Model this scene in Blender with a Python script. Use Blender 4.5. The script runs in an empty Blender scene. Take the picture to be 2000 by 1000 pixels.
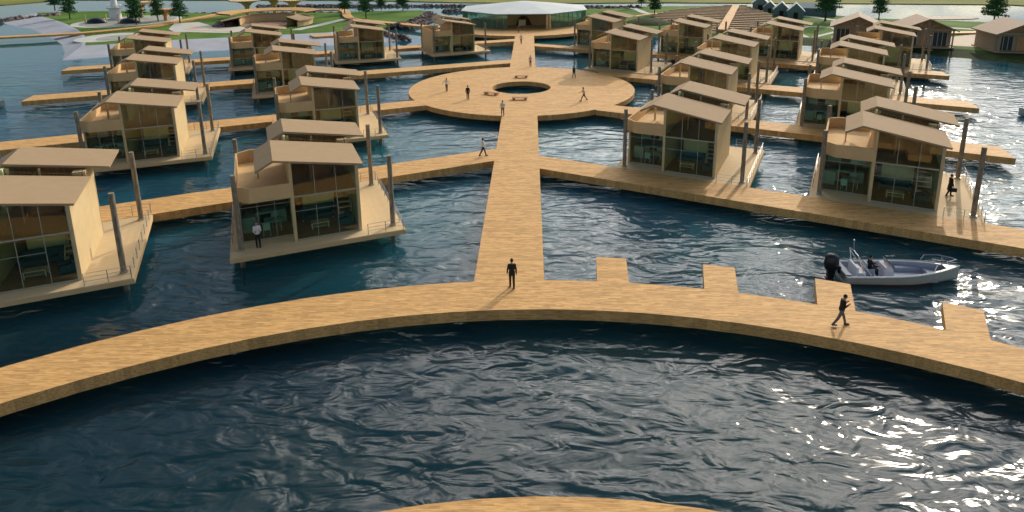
import bpy, bmesh, math, random
from math import sin, cos, pi, radians, sqrt
from mathutils import Vector, Matrix
random.seed(7)
scene = bpy.context.scene
COL = scene.collection
WATER = -1.15
LAWN = -0.45

# ---------------------------------------------------------------- mesh collector
class M:
    def __init__(s):
        s.v = []; s.f = []; s.mi = []
    def face(s, pts, mi=0):
        n = len(s.v); s.v += [tuple(p) for p in pts]; s.f.append(tuple(range(n, n + len(pts)))); s.mi.append(mi)
    def add(s, vs, fs, mi=0):
        n = len(s.v); s.v += [tuple(p) for p in vs]
        for f in fs: s.f.append(tuple(i + n for i in f)); s.mi.append(mi)
    def box(s, x0, x1, y0, y1, z0, z1, mi=0, rz=0.0, c=None):
        vs = [(x0,y0,z0),(x1,y0,z0),(x1,y1,z0),(x0,y1,z0),(x0,y0,z1),(x1,y0,z1),(x1,y1,z1),(x0,y1,z1)]
        if rz:
            cx, cy = c if c else ((x0+x1)/2, (y0+y1)/2)
            vs = [(cx+(x-cx)*cos(rz)-(y-cy)*sin(rz), cy+(x-cx)*sin(rz)+(y-cy)*cos(rz), z) for x, y, z in vs]
        s.add(vs, [(0,3,2,1),(4,5,6,7),(0,1,5,4),(1,2,6,5),(2,3,7,6),(3,0,4,7)], mi)
    def prism(s, poly, z0, z1, mi=0):
        n = len(poly); a = sum(poly[i][0]*poly[(i+1)%n][1]-poly[(i+1)%n][0]*poly[i][1] for i in range(n))
        if a < 0: poly = poly[::-1]
        vs = [(x, y, z0) for x, y in poly] + [(x, y, z1) for x, y in poly]
        fs = [tuple(range(n-1, -1, -1)), tuple(range(n, 2*n))] + [(i, (i+1)%n, n+(i+1)%n, n+i) for i in range(n)]
        s.add(vs, fs, mi)
    def ext_y(s, poly, y0, y1, mi=0):        # poly in x,z
        n = len(poly); a = sum(poly[i][0]*poly[(i+1)%n][1]-poly[(i+1)%n][0]*poly[i][1] for i in range(n))
        if a < 0: poly = poly[::-1]
        vs = [(x, y0, z) for x, z in poly] + [(x, y1, z) for x, z in poly]
        fs = [tuple(range(n)), tuple(range(2*n-1, n-1, -1))] + [(i, n+i, n+(i+1)%n, (i+1)%n) for i in range(n)]
        s.add(vs, fs, mi)
    def ext_x(s, poly, x0, x1, mi=0):        # poly in y,z
        n = len(poly); a = sum(poly[i][0]*poly[(i+1)%n][1]-poly[(i+1)%n][0]*poly[i][1] for i in range(n))
        if a < 0: poly = poly[::-1]
        vs = [(x0, y, z) for y, z in poly] + [(x1, y, z) for y, z in poly]
        fs = [tuple(range(n-1, -1, -1)), tuple(range(n, 2*n))] + [(i, (i+1)%n, n+(i+1)%n, n+i) for i in range(n)]
        s.add(vs, fs, mi)
    def tube(s, p0, p1, r0, r1=None, n=8, mi=0):
        r1 = r0 if r1 is None else r1
        p0 = Vector(p0); p1 = Vector(p1); d = (p1-p0).normalized()
        a = d.orthogonal().normalized(); b = d.cross(a)
        vs = [p0+(a*cos(t)+b*sin(t))*r0 for t in [2*pi*i/n for i in range(n)]] + [p1+(a*cos(t)+b*sin(t))*r1 for t in [2*pi*i/n for i in range(n)]]
        s.add(vs, [(i, (i+1)%n, n+(i+1)%n, n+i) for i in range(n)] + [tuple(range(n-1,-1,-1)), tuple(range(n, 2*n))], mi)
    def path(s, pts, r, n=6, mi=0):
        for a, b in zip(pts[:-1], pts[1:]): s.tube(a, b, r, r, n, mi)
    def ball(s, c, r, n=8, m=6, mi=0, sq=(1,1,1)):
        vs = []; c = Vector(c)
        for j in range(1, m):
            ph = pi*j/m
            for i in range(n):
                t = 2*pi*i/n; vs.append(c+Vector((r*sin(ph)*cos(t)*sq[0], r*sin(ph)*sin(t)*sq[1], r*cos(ph)*sq[2])))
        vs.append(c+Vector((0,0,r*sq[2]))); vs.append(c-Vector((0,0,r*sq[2])))
        T = len(vs)-2; B = len(vs)-1; fs = []
        for j in range(m-2):
            for i in range(n):
                a = j*n+i; b = j*n+(i+1)%n; fs.append((a, a+n, b+n, b))
        for i in range(n): fs.append((T, i, (i+1)%n)); fs.append((B, (m-2)*n+(i+1)%n, (m-2)*n+i))
        s.add(vs, fs, mi)
    def capsule(s, p0, p1, r0, r1, n=12, mi=0):
        s.tube(p0, p1, r0, r1, n, mi); s.ball(p0, r0, n, 8, mi); s.ball(p1, r1, n, 8, mi)
    def loft(s, rings, mi=0, cap=True):      # rings of equal count
        n = len(rings[0]); vs = [p for r in rings for p in r]; fs = []
        for j in range(len(rings)-1):
            for i in range(n):
                a = j*n+i; b = j*n+(i+1)%n; fs.append((a, b, b+n, a+n))
        if cap: fs += [tuple(range(n-1,-1,-1)), tuple((len(rings)-1)*n+i for i in range(n))]
        s.add(vs, fs, mi)
    def mesh(s, name, mats, smooth=False):
        me = bpy.data.meshes.new(name); me.from_pydata(s.v, [], s.f)
        for m in mats: me.materials.append(m)
        me.polygons.foreach_set('material_index', s.mi)
        if smooth: me.polygons.foreach_set('use_smooth', [True]*len(s.f))
        me.update(); return me
    def build(s, name, mats, parent=None, smooth=False, loc=None, rz=0.0):
        if not isinstance(mats, (list, tuple)): mats = [mats]
        o = bpy.data.objects.new(name, s.mesh(name, mats, smooth)); COL.objects.link(o)
        if parent: o.parent = parent
        if loc: o.location = loc
        if rz: o.rotation_euler.z = rz
        return o

def tag(o, label=None, cat=None, group=None, kind=None):
    if label: o['label'] = label
    if cat: o['category'] = cat
    if group: o['group'] = group
    if kind: o['kind'] = kind
    return o
def empty(name, loc=(0,0,0), rz=0.0, label=None, cat=None, group=None):
    o = bpy.data.objects.new(name, None); COL.objects.link(o); o.location = loc; o.rotation_euler.z = rz
    o.empty_display_size = 0.2
    return tag(o, label, cat, group)
def copy_tree(o, parent=None):
    c = o.copy(); COL.objects.link(c)
    if parent: c.parent = parent
    for ch in list(o.children): copy_tree(ch, c)
    return c

# ---------------------------------------------------------------- materials
def nmat(name):
    m = bpy.data.materials.new(name); m.use_nodes = True; nt = m.node_tree
    return m, nt, nt.nodes['Principled BSDF']
def L(nt, a, b): nt.links.new(a, b)
def simple(name, col, rough=0.6, metal=0.0, var=0.12, scale=3.0, spec=0.5, stretch=(1,1,1), bump=0.0):
    m, nt, b = nmat(name); N = nt.nodes
    b.inputs['Roughness'].default_value = rough; b.inputs['Metallic'].default_value = metal
    b.inputs['Specular IOR Level'].default_value = spec
    tc = N.new('ShaderNodeTexCoord'); mp = N.new('ShaderNodeMapping'); mp.inputs['Scale'].default_value = stretch
    no = N.new('ShaderNodeTexNoise'); no.inputs['Scale'].default_value = scale; no.inputs['Detail'].default_value = 5
    L(nt, tc.outputs['Object'], mp.inputs[0]); L(nt, mp.outputs[0], no.inputs['Vector'])
    r = N.new('ShaderNodeValToRGB'); r.color_ramp.elements[0].position = 0.3; r.color_ramp.elements[1].position = 0.7
    r.color_ramp.elements[0].color = tuple(c*(1-var) for c in col)+(1,); r.color_ramp.elements[1].color = tuple(min(1, c*(1+var)) for c in col)+(1,)
    L(nt, no.outputs[0], r.inputs[0]); L(nt, r.outputs[0], b.inputs['Base Color'])
    if bump:
        bp = N.new('ShaderNodeBump'); bp.inputs['Strength'].default_value = bump; bp.inputs['Distance'].default_value = 0.02
        L(nt, no.outputs[0], bp.inputs['Height']); L(nt, bp.outputs[0], b.inputs['Normal'])
    return m

def deck_mat():
    m, nt, b = nmat('deck_timber'); N = nt.nodes
    b.inputs['Roughness'].default_value = 0.72; b.inputs['Specular IOR Level'].default_value = 0.25
    g = N.new('ShaderNodeNewGeometry')
    mp = N.new('ShaderNodeMapping'); mp.inputs['Scale'].default_value = (1.7, 15.0, 15.0); mp.inputs['Rotation'].default_value = (0, 0, 0.06)
    L(nt, g.outputs['Position'], mp.inputs[0])
    n1 = N.new('ShaderNodeTexNoise'); n1.inputs['Scale'].default_value = 1.0; n1.inputs['Detail'].default_value = 4; n1.inputs['Roughness'].default_value = 0.55
    L(nt, mp.outputs[0], n1.inputs['Vector'])
    r1 = N.new('ShaderNodeValToRGB'); e = r1.color_ramp.elements
    e[0].position = 0.36; e[0].color = (0.47, 0.25, 0.085, 1); e[1].position = 0.62; e[1].color = (0.67, 0.405, 0.16, 1)
    k = e.new(0.48); k.color = (0.58, 0.335, 0.12, 1)
    L(nt, n1.outputs[0], r1.inputs[0])
    # plank joints across the walkway
    sx = N.new('ShaderNodeSeparateXYZ'); L(nt, g.outputs['Position'], sx.inputs[0])
    ml = N.new('ShaderNodeMath'); ml.operation = 'MULTIPLY'; ml.inputs[1].default_value = 1/0.15; L(nt, sx.outputs[1], ml.inputs[0])
    fl = N.new('ShaderNodeMath'); fl.operation = 'FLOOR'; L(nt, ml.outputs[0], fl.inputs[0])
    m2 = N.new('ShaderNodeMath'); m2.operation = 'MULTIPLY'; m2.inputs[1].default_value = 0.9; L(nt, sx.outputs[0], m2.inputs[0])
    f2 = N.new('ShaderNodeMath'); f2.operation = 'FLOOR'
    a2 = N.new('ShaderNodeMath'); a2.operation = 'MULTIPLY_ADD'; a2.inputs[1].default_value = 0.37; L(nt, fl.outputs[0], a2.inputs[0]); L(nt, m2.outputs[0], a2.inputs[2]); L(nt, a2.outputs[0], f2.inputs[0])
    cb = N.new('ShaderNodeCombineXYZ'); L(nt, fl.outputs[0], cb.inputs[0]); L(nt, f2.outputs[0], cb.inputs[1])
    wn = N.new('ShaderNodeTexWhiteNoise'); wn.noise_dimensions = '2D'; L(nt, cb.outputs[0], wn.inputs[0])
    mr = N.new('ShaderNodeMapRange'); mr.inputs[3].default_value = 0.86; mr.inputs[4].default_value = 1.16; L(nt, wn.outputs[0], mr.inputs[0])
    mx = N.new('ShaderNodeMix'); mx.data_type = 'RGBA'; mx.blend_type = 'MULTIPLY'; mx.inputs[0].default_value = 1
    L(nt, r1.outputs[0], mx.inputs[6]); L(nt, mr.outputs[0], mx.inputs[7])
    L(nt, mx.outputs[2], b.inputs['Base Color'])
    return m

def water_mat():
    m, nt, b = nmat('sea_water'); N = nt.nodes; N.remove(b)
    g = N.new('ShaderNodeNewGeometry')
    def noise(scale, rot, st, det, dist=0.0):
        mp = N.new('ShaderNodeMapping'); mp.inputs['Scale'].default_value = st; mp.inputs['Rotation'].default_value = (0, 0, rot)
        L(nt, g.outputs['Position'], mp.inputs[0])
        n = N.new('ShaderNodeTexNoise'); n.inputs['Scale'].default_value = scale; n.inputs['Detail'].default_value = det; n.inputs['Distortion'].default_value = dist
        n.inputs['Roughness'].default_value = 0.45
        L(nt, mp.outputs[0], n.inputs['Vector']); return n
    def mad(x, k, y=None):
        q = N.new('ShaderNodeMath'); q.operation = 'MULTIPLY_ADD'; q.inputs[1].default_value = k; q.inputs[2].default_value = 0
        L(nt, x, q.inputs[0])
        if y: L(nt, y, q.inputs[2])
        return q.outputs[0]
    a = noise(0.22, 0.45, (1.0, 2.1, 1), 2, 0.8)
    c = noise(0.55, 0.25, (1.0, 2.0, 1), 2, 1.2)
    e = noise(2.6, -0.2, (1.0, 1.7, 1), 2, 0.4)
    hgt = mad(a.outputs[0], 1.9, mad(c.outputs[0], 0.75, mad(e.outputs[0], 0.035)))
    bp = N.new('ShaderNodeBump'); bp.inputs['Distance'].default_value = 0.19
    # the water lies calmer towards the sheltered far side
    sy = N.new('ShaderNodeSeparateXYZ'); L(nt, g.outputs['Position'], sy.inputs[0])
    cm = N.new('ShaderNodeMapRange'); cm.inputs[1].default_value = 45; cm.inputs[2].default_value = 125; cm.inputs[3].default_value = 1.0; cm.inputs[4].default_value = 0.03
    L(nt, sy.outputs[1], cm.inputs[0]); L(nt, cm.outputs[0], bp.inputs['Strength']); rg = N.new('ShaderNodeMapRange'); rg.inputs[1].default_value = 45; rg.inputs[2].default_value = 130; rg.inputs[3].default_value = .15; rg.inputs[4].default_value = .03; L(nt, sy.outputs[1], rg.inputs[0])
    L(nt, hgt, bp.inputs['Height'])
    gl = N.new('ShaderNodeBsdfGlossy'); L(nt, rg.outputs[0], gl.inputs['Roughness']); gl.inputs[0].default_value = (.85, .85, .85, 1); L(nt, bp.outputs[0], gl.inputs['Normal'])
    fr = N.new('ShaderNodeFresnel'); fr.inputs[0].default_value = 1.42; L(nt, bp.outputs[0], fr.inputs['Normal'])
    df = N.new('ShaderNodeBsdfDiffuse'); tp = N.new('ShaderNodeBsdfTransparent'); tp.inputs[0].default_value = (.72, .92, .88, 1)
    bd = N.new('ShaderNodeMixShader'); bd.inputs[0].default_value = .86; L(nt, df.outputs[0], bd.inputs[1]); L(nt, tp.outputs[0], bd.inputs[2])
    tot = N.new('ShaderNodeMixShader'); L(nt, fr.outputs[0], tot.inputs[0]); L(nt, bd.outputs[0], tot.inputs[1]); L(nt, gl.outputs[0], tot.inputs[2])
    L(nt, tot.outputs[0], N['Material Output'].inputs[0])
    d = noise(0.045, 0.2, (1, 1.4, 1), 2)
    r = N.new('ShaderNodeValToRGB'); q = r.color_ramp.elements
    q[0].position = 0.38; q[0].color = (0.035, 0.22, 0.35, 1); q[1].position = 0.65; q[1].color = (0.03, 0.27, 0.32, 1)
    L(nt, d.outputs[0], r.inputs[0])
    # body colour painted darker near, paler between the piers to replace missing sky sheen
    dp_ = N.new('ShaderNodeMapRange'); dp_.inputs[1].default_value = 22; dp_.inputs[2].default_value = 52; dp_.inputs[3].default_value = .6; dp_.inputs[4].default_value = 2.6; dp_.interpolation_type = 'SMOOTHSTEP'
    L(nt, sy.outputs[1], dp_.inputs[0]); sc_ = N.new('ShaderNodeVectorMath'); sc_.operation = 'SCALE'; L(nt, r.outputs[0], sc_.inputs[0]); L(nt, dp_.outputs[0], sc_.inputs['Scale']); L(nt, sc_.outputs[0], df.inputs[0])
    return m

def glass_mat(name, tint, gl=0.9):
    m, nt, b = nmat(name); N = nt.nodes; N.remove(b); out = N['Material Output']
    t = N.new('ShaderNodeBsdfTransparent'); t.inputs[0].default_value = tint+(1,)
    gs = N.new('ShaderNodeBsdfGlossy'); gs.inputs['Roughness'].default_value = 0.03; gs.inputs[0].default_value = (gl, gl, gl, 1)
    f = N.new('ShaderNodeFresnel'); f.inputs[0].default_value = 1.5
    mx = N.new('ShaderNodeMixShader'); L(nt, f.outputs[0], mx.inputs[0]); L(nt, t.outputs[0], mx.inputs[1]); L(nt, gs.outputs[0], mx.inputs[2])
    L(nt, mx.outputs[0], out.inputs[0]); return m

def stone_mat(name, a, c, scale):
    m, nt, b = nmat(name); N = nt.nodes; b.inputs['Roughness'].default_value = 0.9
    tc = N.new('ShaderNodeTexCoord'); v = N.new('ShaderNodeTexVoronoi'); v.inputs['Scale'].default_value = scale
    L(nt, tc.outputs['Object'], v.inputs['Vector'])
    r = N.new('ShaderNodeValToRGB'); r.color_ramp.elements[0].color = a+(1,); r.color_ramp.elements[1].color = c+(1,)
    sp = N.new('ShaderNodeSeparateColor'); L(nt, v.outputs['Color'], sp.inputs[0]); L(nt, sp.outputs[0], r.inputs[0]); L(nt, r.outputs[0], b.inputs['Base Color'])
    return m

def grass_mat(name, a, c, scale=0.25):
    m, nt, b = nmat(name); N = nt.nodes; b.inputs['Roughness'].default_value = 0.95; b.inputs['Specular IOR Level'].default_value = 0.1
    g = N.new('ShaderNodeNewGeometry')
    n1 = N.new('ShaderNodeTexNoise'); n1.inputs['Scale'].default_value = scale; n1.inputs['Detail'].default_value = 8; n1.inputs['Roughness'].default_value = 0.65
    L(nt, g.outputs['Position'], n1.inputs['Vector'])
    r = N.new('ShaderNodeValToRGB'); r.color_ramp.elements[0].position = 0.35; r.color_ramp.elements[1].position = 0.65
    r.color_ramp.elements[0].color = a+(1,); r.color_ramp.elements[1].color = c+(1,)
    L(nt, n1.outputs[0], r.inputs[0]); L(nt, r.outputs[0], b.inputs['Base Color']); return m

DECK = deck_mat()
WAT = water_mat()
PLAT = simple('pale_deck_board', (0.62, 0.47, 0.27), 0.75, spec=0.15, var=0.08, scale=2.0, stretch=(1, 8, 1))
WALL = simple('cream_render', (0.60, 0.46, 0.25), 0.8, spec=0.15, var=0.05, scale=1.2)
ROOFM = simple('tan_roof_sheet', (0.38, 0.27, 0.16), 0.85, spec=0.12, var=0.04, scale=1.5)
PARA = simple('tan_parapet_board', (0.66, 0.46, 0.24), 0.85, spec=0.12, var=0.05, scale=1.5)
INW = simple('lime_interior_wall', (0.80, 0.80, 0.42), 0.8, var=0.05)
INB = simple('brown_timber_lining', (0.50, 0.27, 0.12), 0.7, var=0.25, scale=2.0, stretch=(6, 6, 0.6))
INF = simple('timber_floor', (0.48, 0.27, 0.11), 0.5, var=0.25, scale=2.0, stretch=(1, 6, 1))
PILE = simple('weathered_pile', (0.22, 0.19, 0.14), 0.85, var=0.4, scale=3.0, stretch=(3, 3, 0.7), bump=0.3)
FRAME = simple('window_metal', (0.42, 0.46, 0.42), 0.45, 0.5, var=0.05)
RAILM = simple('rail_steel', (0.40, 0.38, 0.35), 0.4, 0.7, var=0.1)
GLASS = glass_mat('green_tinted_glass', (0.92, 0.98, 0.93))
PGLASS = glass_mat('pavilion_glass', (0.62, 0.93, 0.82))
_nt = PGLASS.node_tree; _o = _nt.nodes['Material Output']; _src = _o.inputs[0].links[0].from_socket
_tr = _nt.nodes.new('ShaderNodeBsdfTranslucent'); _tr.inputs[0].default_value = (.24, .46, .37, 1); _df = _nt.nodes.new('ShaderNodeBsdfDiffuse'); _df.inputs[0].default_value = (.24, .46, .37, 1)
_m1 = _nt.nodes.new('ShaderNodeMixShader'); L(_nt, _tr.outputs[0], _m1.inputs[1]); L(_nt, _df.outputs[0], _m1.inputs[2])
_m2 = _nt.nodes.new('ShaderNodeMixShader'); _m2.inputs[0].default_value = .28; L(_nt, _src, _m2.inputs[1]); L(_nt, _m1.outputs[0], _m2.inputs[2]); L(_nt, _m2.outputs[0], _o.inputs[0])
TEAL = simple('teal_laminate', (0.30, 0.56, 0.50), 0.4, var=0.05)
SOFA = simple('dark_teal_fabric', (0.04, 0.12, 0.13), 0.9, var=0.2, scale=10)
LWOOD = simple('light_timber', (0.75, 0.66, 0.40), 0.6, var=0.15, scale=6)
BLACKM = simple('black_appliance', (0.012, 0.014, 0.018), 0.35, var=0.2)
WHITE = simple('white_paint', (0.80, 0.80, 0.80), 0.5, var=0.03)
CONC = simple('pale_concrete', (0.36, 0.38, 0.43), 0.85, var=0.1, scale=0.3)
PATHM = simple('pale_path', (0.50, 0.50, 0.46), 0.9, var=0.1, scale=0.5)
SAND = simple('beige_paving', (0.58, 0.47, 0.35), 0.9, var=0.08, scale=0.4)
PAVE = simple('grey_paving', (0.30, 0.31, 0.27), 0.9, var=0.2, scale=0.4)
DARK = simple('underfloor_shade_and_door', (0.02, 0.017, 0.014), 0.9, var=0.3)
ROCK = stone_mat('breakwater_stone', (0.03, 0.03, 0.035), (0.30, 0.22, 0.19), 1.2)
GRASS = grass_mat('lawn_grass', (0.045, 0.12, 0.014), (0.13, 0.22, 0.035), 0.09)
SHORE = grass_mat('far_field_grass', (0.15, 0.17, 0.035), (0.27, 0.26, 0.07), 0.03)
BANKG = grass_mat('bank_scrub', (0.012, 0.03, 0.008), (0.05, 0.07, 0.02), 0.4)
LEAF = simple('conifer_needles', (0.032, 0.125, 0.035), 0.9, var=0.5, scale=2.0)
BARK = simple('tree_bark', (0.07, 0.05, 0.035), 0.9, var=0.3)
TIMB = simple('structural_timber', (0.60, 0.42, 0.22), 0.7, var=0.15, scale=2)
SOIL = simple('brown_planting_bed', (0.26, 0.15, 0.10), 0.95, var=0.3, scale=1.0)
PROOF = simple('white_roof_sheet', (0.44, 0.50, 0.50), 0.6, var=0.06, scale=0.3)
CYAN = simple('blue_green_sheet', (0.10, 0.19, 0.21), 0.4, var=0.15)

# ---------------------------------------------------------------- ground, water, sky
def rnd_path(poly_l, poly_r, z0, z1, name, mat):
    mm = M(); mm.prism(poly_l + poly_r[::-1], z0, z1); o = mm.build(name, mat); tag(o, kind='structure'); return o
w = M()
w.face([(-1500, -300, WATER), (1500, -300, WATER), (1500, 2500, WATER), (-1500, 2500, WATER)])
tag(w.build('water', WAT), kind='structure')
w = M(); w.face([(-1500, -300, -9), (1500, -300, -9), (1500, 2500, -9), (-1500, 2500, -9)])
tag(w.build('seabed', simple('seabed_silt', (.005, .036, .044), .95, scale=.05)), kind='structure')

# ---------------------------------------------------------------- walkways (one floating deck network of separate pieces)
DT, DB = 0.0, -0.6
cx, cy = 2.07, -9.21
def ring_pts(r, a0, a1, n, c=(cx, cy)): return [(c[0]+r*cos(a0+(a1-a0)*i/n), c[1]+r*sin(a0+(a1-a0)*i/n)) for i in range(n+1)]
arc = M(); arc.prism(ring_pts(42.12, radians(12), radians(168), 44) + ring_pts(39.14, radians(168), radians(12), 44), DB, DT)
for ang in (0,): pass
arc_o = tag(arc.build('curved_walkway', DECK), kind='structure')
disc = M(); disc.prism(ring_pts(26.61, 0, 2*pi, 90, (2.25, -8.33))[:-1], DB, DT); tag(disc.build('round_deck', DECK), kind='structure')
hw = 1.96
ax = M(); ax.box(-hw, hw, 32.6, 69.0, DB-.004, DT-.004); tag(ax.build('main_walkway', DECK), kind='structure')
ax = M(); ax.box(-hw, hw, 97.8, 133.2, DB-.004, DT-.004); tag(ax.build('far_main_walkway', DECK), kind='structure')
# round plaza with a round pool opening
pl = M(); n = 56; PC = (0.0, 83.39)
for i in range(n):
    a0, a1 = 2*pi*i/n, 2*pi*(i+1)/n
    o0 = (14.7*cos(a0), PC[1]+14.7*sin(a0)); o1 = (14.7*cos(a1), PC[1]+14.7*sin(a1)); i0 = (3.85*cos(a0), PC[1]+3.85*sin(a0)); i1 = (3.85*cos(a1), PC[1]+3.85*sin(a1))
    pl.face([(*i0, DT), (*o0, DT), (*o1, DT), (*i1, DT)]); pl.face([(*i0, DB), (*i1, DB), (*o1, DB), (*o0, DB)])
    pl.face([(*o0, DB), (*o1, DB), (*o1, DT), (*o0, DT)]); pl.face([(*i1, DB), (*i0, DB), (*i0, DT), (*i1, DT)])
tag(pl.build('round_plaza', DECK), kind='structure')
# side walkways: front edge from p to q, width in y
def side(name, p, q, wd, end_cut=True, z=DT-0.006):
    mm = M(); mm.prism([p, q, (q[0]+ (1.2 if q[0] > 0 else -1.2)*0.8, q[1]+wd), (p[0], p[1]+wd)], DB-0.006, z)
    tag(mm.build(name, DECK), kind='structure')
S = 0.49
side('side_walkway', (-1.9, 53.6), (-52, 53.6-S*50.1), 3.45)
side('side_walkway', (-10.5, 74.1), (-57, 74.1-0.452*46.5), 3.3)
side('side_walkway', (-1.9, 101.5), (-62.2, 76.6), 3.4)
side('side_walkway', (-1.9, 125.6), (-71.8, 97.0), 3.3)
side('side_walkway', (1.9, 51.6), (46, 51.6-0.50*44.1), 3.4)
side('side_walkway', (8.6, 71.2), (42.8, 71.2-0.505*34.2), 3.4)
side('side_walkway', (11.2, 91.6), (51.2, 71.3), 3.3)
side('side_walkway', (1.9, 119.3), (59.1, 89.4), 3.2)
# mooring tabs on the curved walkway
for tx, ty in ((5.77, 32.74), (11.5, 31.9), (16.9, 30.3), (22.0, 27.9)):
    dx, dy = tx-cx, ty-cy; l = sqrt(dx*dx+dy*dy); dx /= l; dy /= l; px, py = -dy, dx
    q = lambda r, w_: (cx+dx*r+px*w_, cy+dy*r+py*w_)
    mm = M(); mm.prism([q(41.9, -.88), q(45.0, -.88), q(45.0, .88), q(41.9, .88)], DB-0.004, DT-0.004)
    tag(mm.build('mooring_tab_deck', DECK), kind='structure')

# ---------------------------------------------------------------- floating house prototype
def make_house():
    t = empty('floating_house')
    p = M(); p.box(-.6, 10.1, -1.0, 9.3, -.30, -.02); p.build('platform', PLAT, t)
    e = M(); e.box(-.64, 10.14, -1.04, -1.0, -.34, -.06); e.box(10.1, 10.14, -1.0, 9.3, -.34, -.06); e.box(-.64, -.6, -1.0, 9.3, -.34, -.06); e.box(-.6, 10.1, 9.3, 9.34, -.34, -.06)
    e.build('platform_trim', PARA, t)
    for x, y in ((0, 0), (9.5, 0), (9.5, 8.2), (0, 8.2)):
        k = M(); k.tube((x, y, -2.4), (x, y, 4.9), .165, .155, 14); pl_ = k.build('pile', PILE, t, smooth=False)
        c = M(); c.tube((x, y, -.02), (x, y, .10), .22, .22, 14); c.build('pile_collar', RAILM, pl_)
    # walls
    k = M(); k.ext_x([(0.0, -.02), (6.9, -.02), (6.9, 4.98), (4.72, 4.98), (4.72, 4.56), (0.0, 4.56)], 7.3, 7.45)
    k.box(7.45, 7.457, .02, 6.88, 2.98, 3.02, 1)
    k.build('side_wall', [WALL, PARA], t)
    k = M(); k.ext_x([(1.0, -.02), (8.3, -.02), (8.3, 3.0), (1.0, 3.0)], .0, .12); k.build('side_wall', WALL, t)
    k = M(); k.ext_x([(0.0, -.02), (6.9, -.02), (6.9, 5.68), (4.72, 5.68), (4.72, 5.28), (0.0, 5.28)], 3.2, 3.34); k.build('partition_wall', INW, t)
    k = M(); k.ext_x([(-.02, 3.1), (6.92, 3.1), (6.92, 5.66), (4.72, 5.66), (4.72, 5.26), (-.02, 5.26)], 3.165, 3.199); k.build('terrace_wall', PARA, t)
    k = M(); k.ext_y([(3.34, -.02), (7.3, -.02), (7.3, 4.9), (3.34, 5.62)], 6.76, 6.9); k.build('back_wall', [WALL], t)
    k = M(); k.box(.12, 3.2, 6.3, 6.42, -.02, 2.98); k.build('kitchen_back_wall', WALL, t)
    k = M(); k.box(4.05, 6.15, 3.9, 4.02, 0.02, 2.86); k.build('inner_wall', INW, t)
    k = M(); k.box(3.34, 7.3, 6.70, 6.755, 0.02, 5.0); k.build('timber_lining', INB, t)
    k = M(); k.box(7.27, 7.298, .1, 6.7, .02, 4.5); k.build('wall_lining', INW, t)
    k = M(); k.box(.12, 3.2, 1.0, 6.3, -.018, .02); k.box(3.34, 7.3, .0, 6.7, -.018, .02); k.build('floor', INF, t)
    k = M(); k.box(3.34, 7.27, .1, 3.4, 2.86, 3.02); k.box(3.34, 6.1, 3.4, 6.7, 2.86, 3.02); k.build('upper_floor', INB, t)
    k = M(); k.box(4.6, 4.7, 2.3, 6.7, 3.02, 4.9); k.build('upper_partition', INB, t)
    # terrace with chamfered parapet
    path = [(3.2, -.1), (.8, -.1), (-.05, .6), (-.05, 7.8), (.8, 8.4), (3.2, 8.4)]
    k = M(); k.prism(path, 2.98, 3.1); k.build('terrace', PARA, t)
    def off(path, d):
        out = []
        for i, pnt in enumerate(path):
            ds = []
            for j in (i-1, i):
                if 0 <= j < len(path)-1:
                    a = Vector(path[j]+(0,)); b = Vector(path[j+1]+(0,)); n_ = (b-a).normalized(); ds.append(Vector((n_.y, -n_.x, 0)))
            m_ = sum(ds, Vector()); m_ = m_/len(ds); m_ = m_/(m_.length_squared) if m_.length > 1e-6 else m_
            out.append((pnt[0]-m_.x*d, pnt[1]-m_.y*d))
        return out
    o_ = off(path, .002); i_ = off(path, -.12)
    if i_[2][0] < o_[2][0]: i_ = off(path, .12); o_ = off(path, -.002)
    k = M()
    for j in range(5):
        k.prism([o_[j], o_[j+1], i_[j+1], i_[j]], 3.0, 3.95)
    k.build('parapet', PARA, t)
    k = M(); k.box(1.32, 1.42, 4.05, 4.38, 3.1, 4.95); k.build('roof_post', WALL, t)
    # roofs
    def roof(y0, y1, dx, dz, x_r):
        k = M(); th = .13
        a, b_, c_ = (1.25+dx, 5.02+dz), (2.33+dx, 5.60+dz), (7.75+dx, 4.68+dz)
        k.ext_y([a, b_, (b_[0], b_[1]-th*1.1), (a[0]+.05, a[1]-th)], y0, y1)
        k.ext_y([b_, c_, (c_[0]-.02, c_[1]-th), (b_[0], b_[1]-th*1.1)], y0, y1)
        return k.build('roof', ROOFM, t)
    roof(-.28, 4.45, 0, 0, 0)
    roof(5.15, 8.95, .95, .30, 0)
    for bx_ in ((6.75, 7.25, 4.75, 5.25, 3.9, 4.97), (3.4, 3.55, 5.0, 5.15, 3.9, 5.6), (5.0, 5.1, 5.0, 5.1, 3.9, 5.4)):
        k = M(); k.box(*bx_); k.build('roof_support', PARA, t)
    k = M(); k.ext_y([(3.36, 5.24), (7.26, 4.58), (7.26, 4.88), (3.36, 5.62)], 4.60, 4.62); cw = k.build('clerestory_window', GLASS, t)
    # glazing
    k = M(); k.box(3.19, 3.38, -.10, .08, -.02, 5.26); k.build('corner_column', WALL, t)
    k = M()
    for x in (4.68, 6.0): k.box(x-.014, x+.014, -.02, .04, .02, 5.30-(x-2.33)*.172)
    k.box(3.38, 7.3, -.03, .06, 2.93, 3.0); k.box(3.38, 7.3, -.02, .05, .02, .08); k.box(3.38, 6.0, -.01, .03, 1.96, 1.985)
    k.box(7.24, 7.30, -.03, .06, .02, 4.55)
    win = k.build('window', FRAME, t)
    k = M(); k.ext_y([(3.38, .08), (7.24, .08), (7.24, 4.56), (3.38, 5.26)], .012, .022); k.build('pane', GLASS, win)
    k = M()
    for x in (.14, 1.15, 2.2, 3.18): k.box(x-.014, x+.014, .98, 1.03, .02, 2.98)
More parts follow.
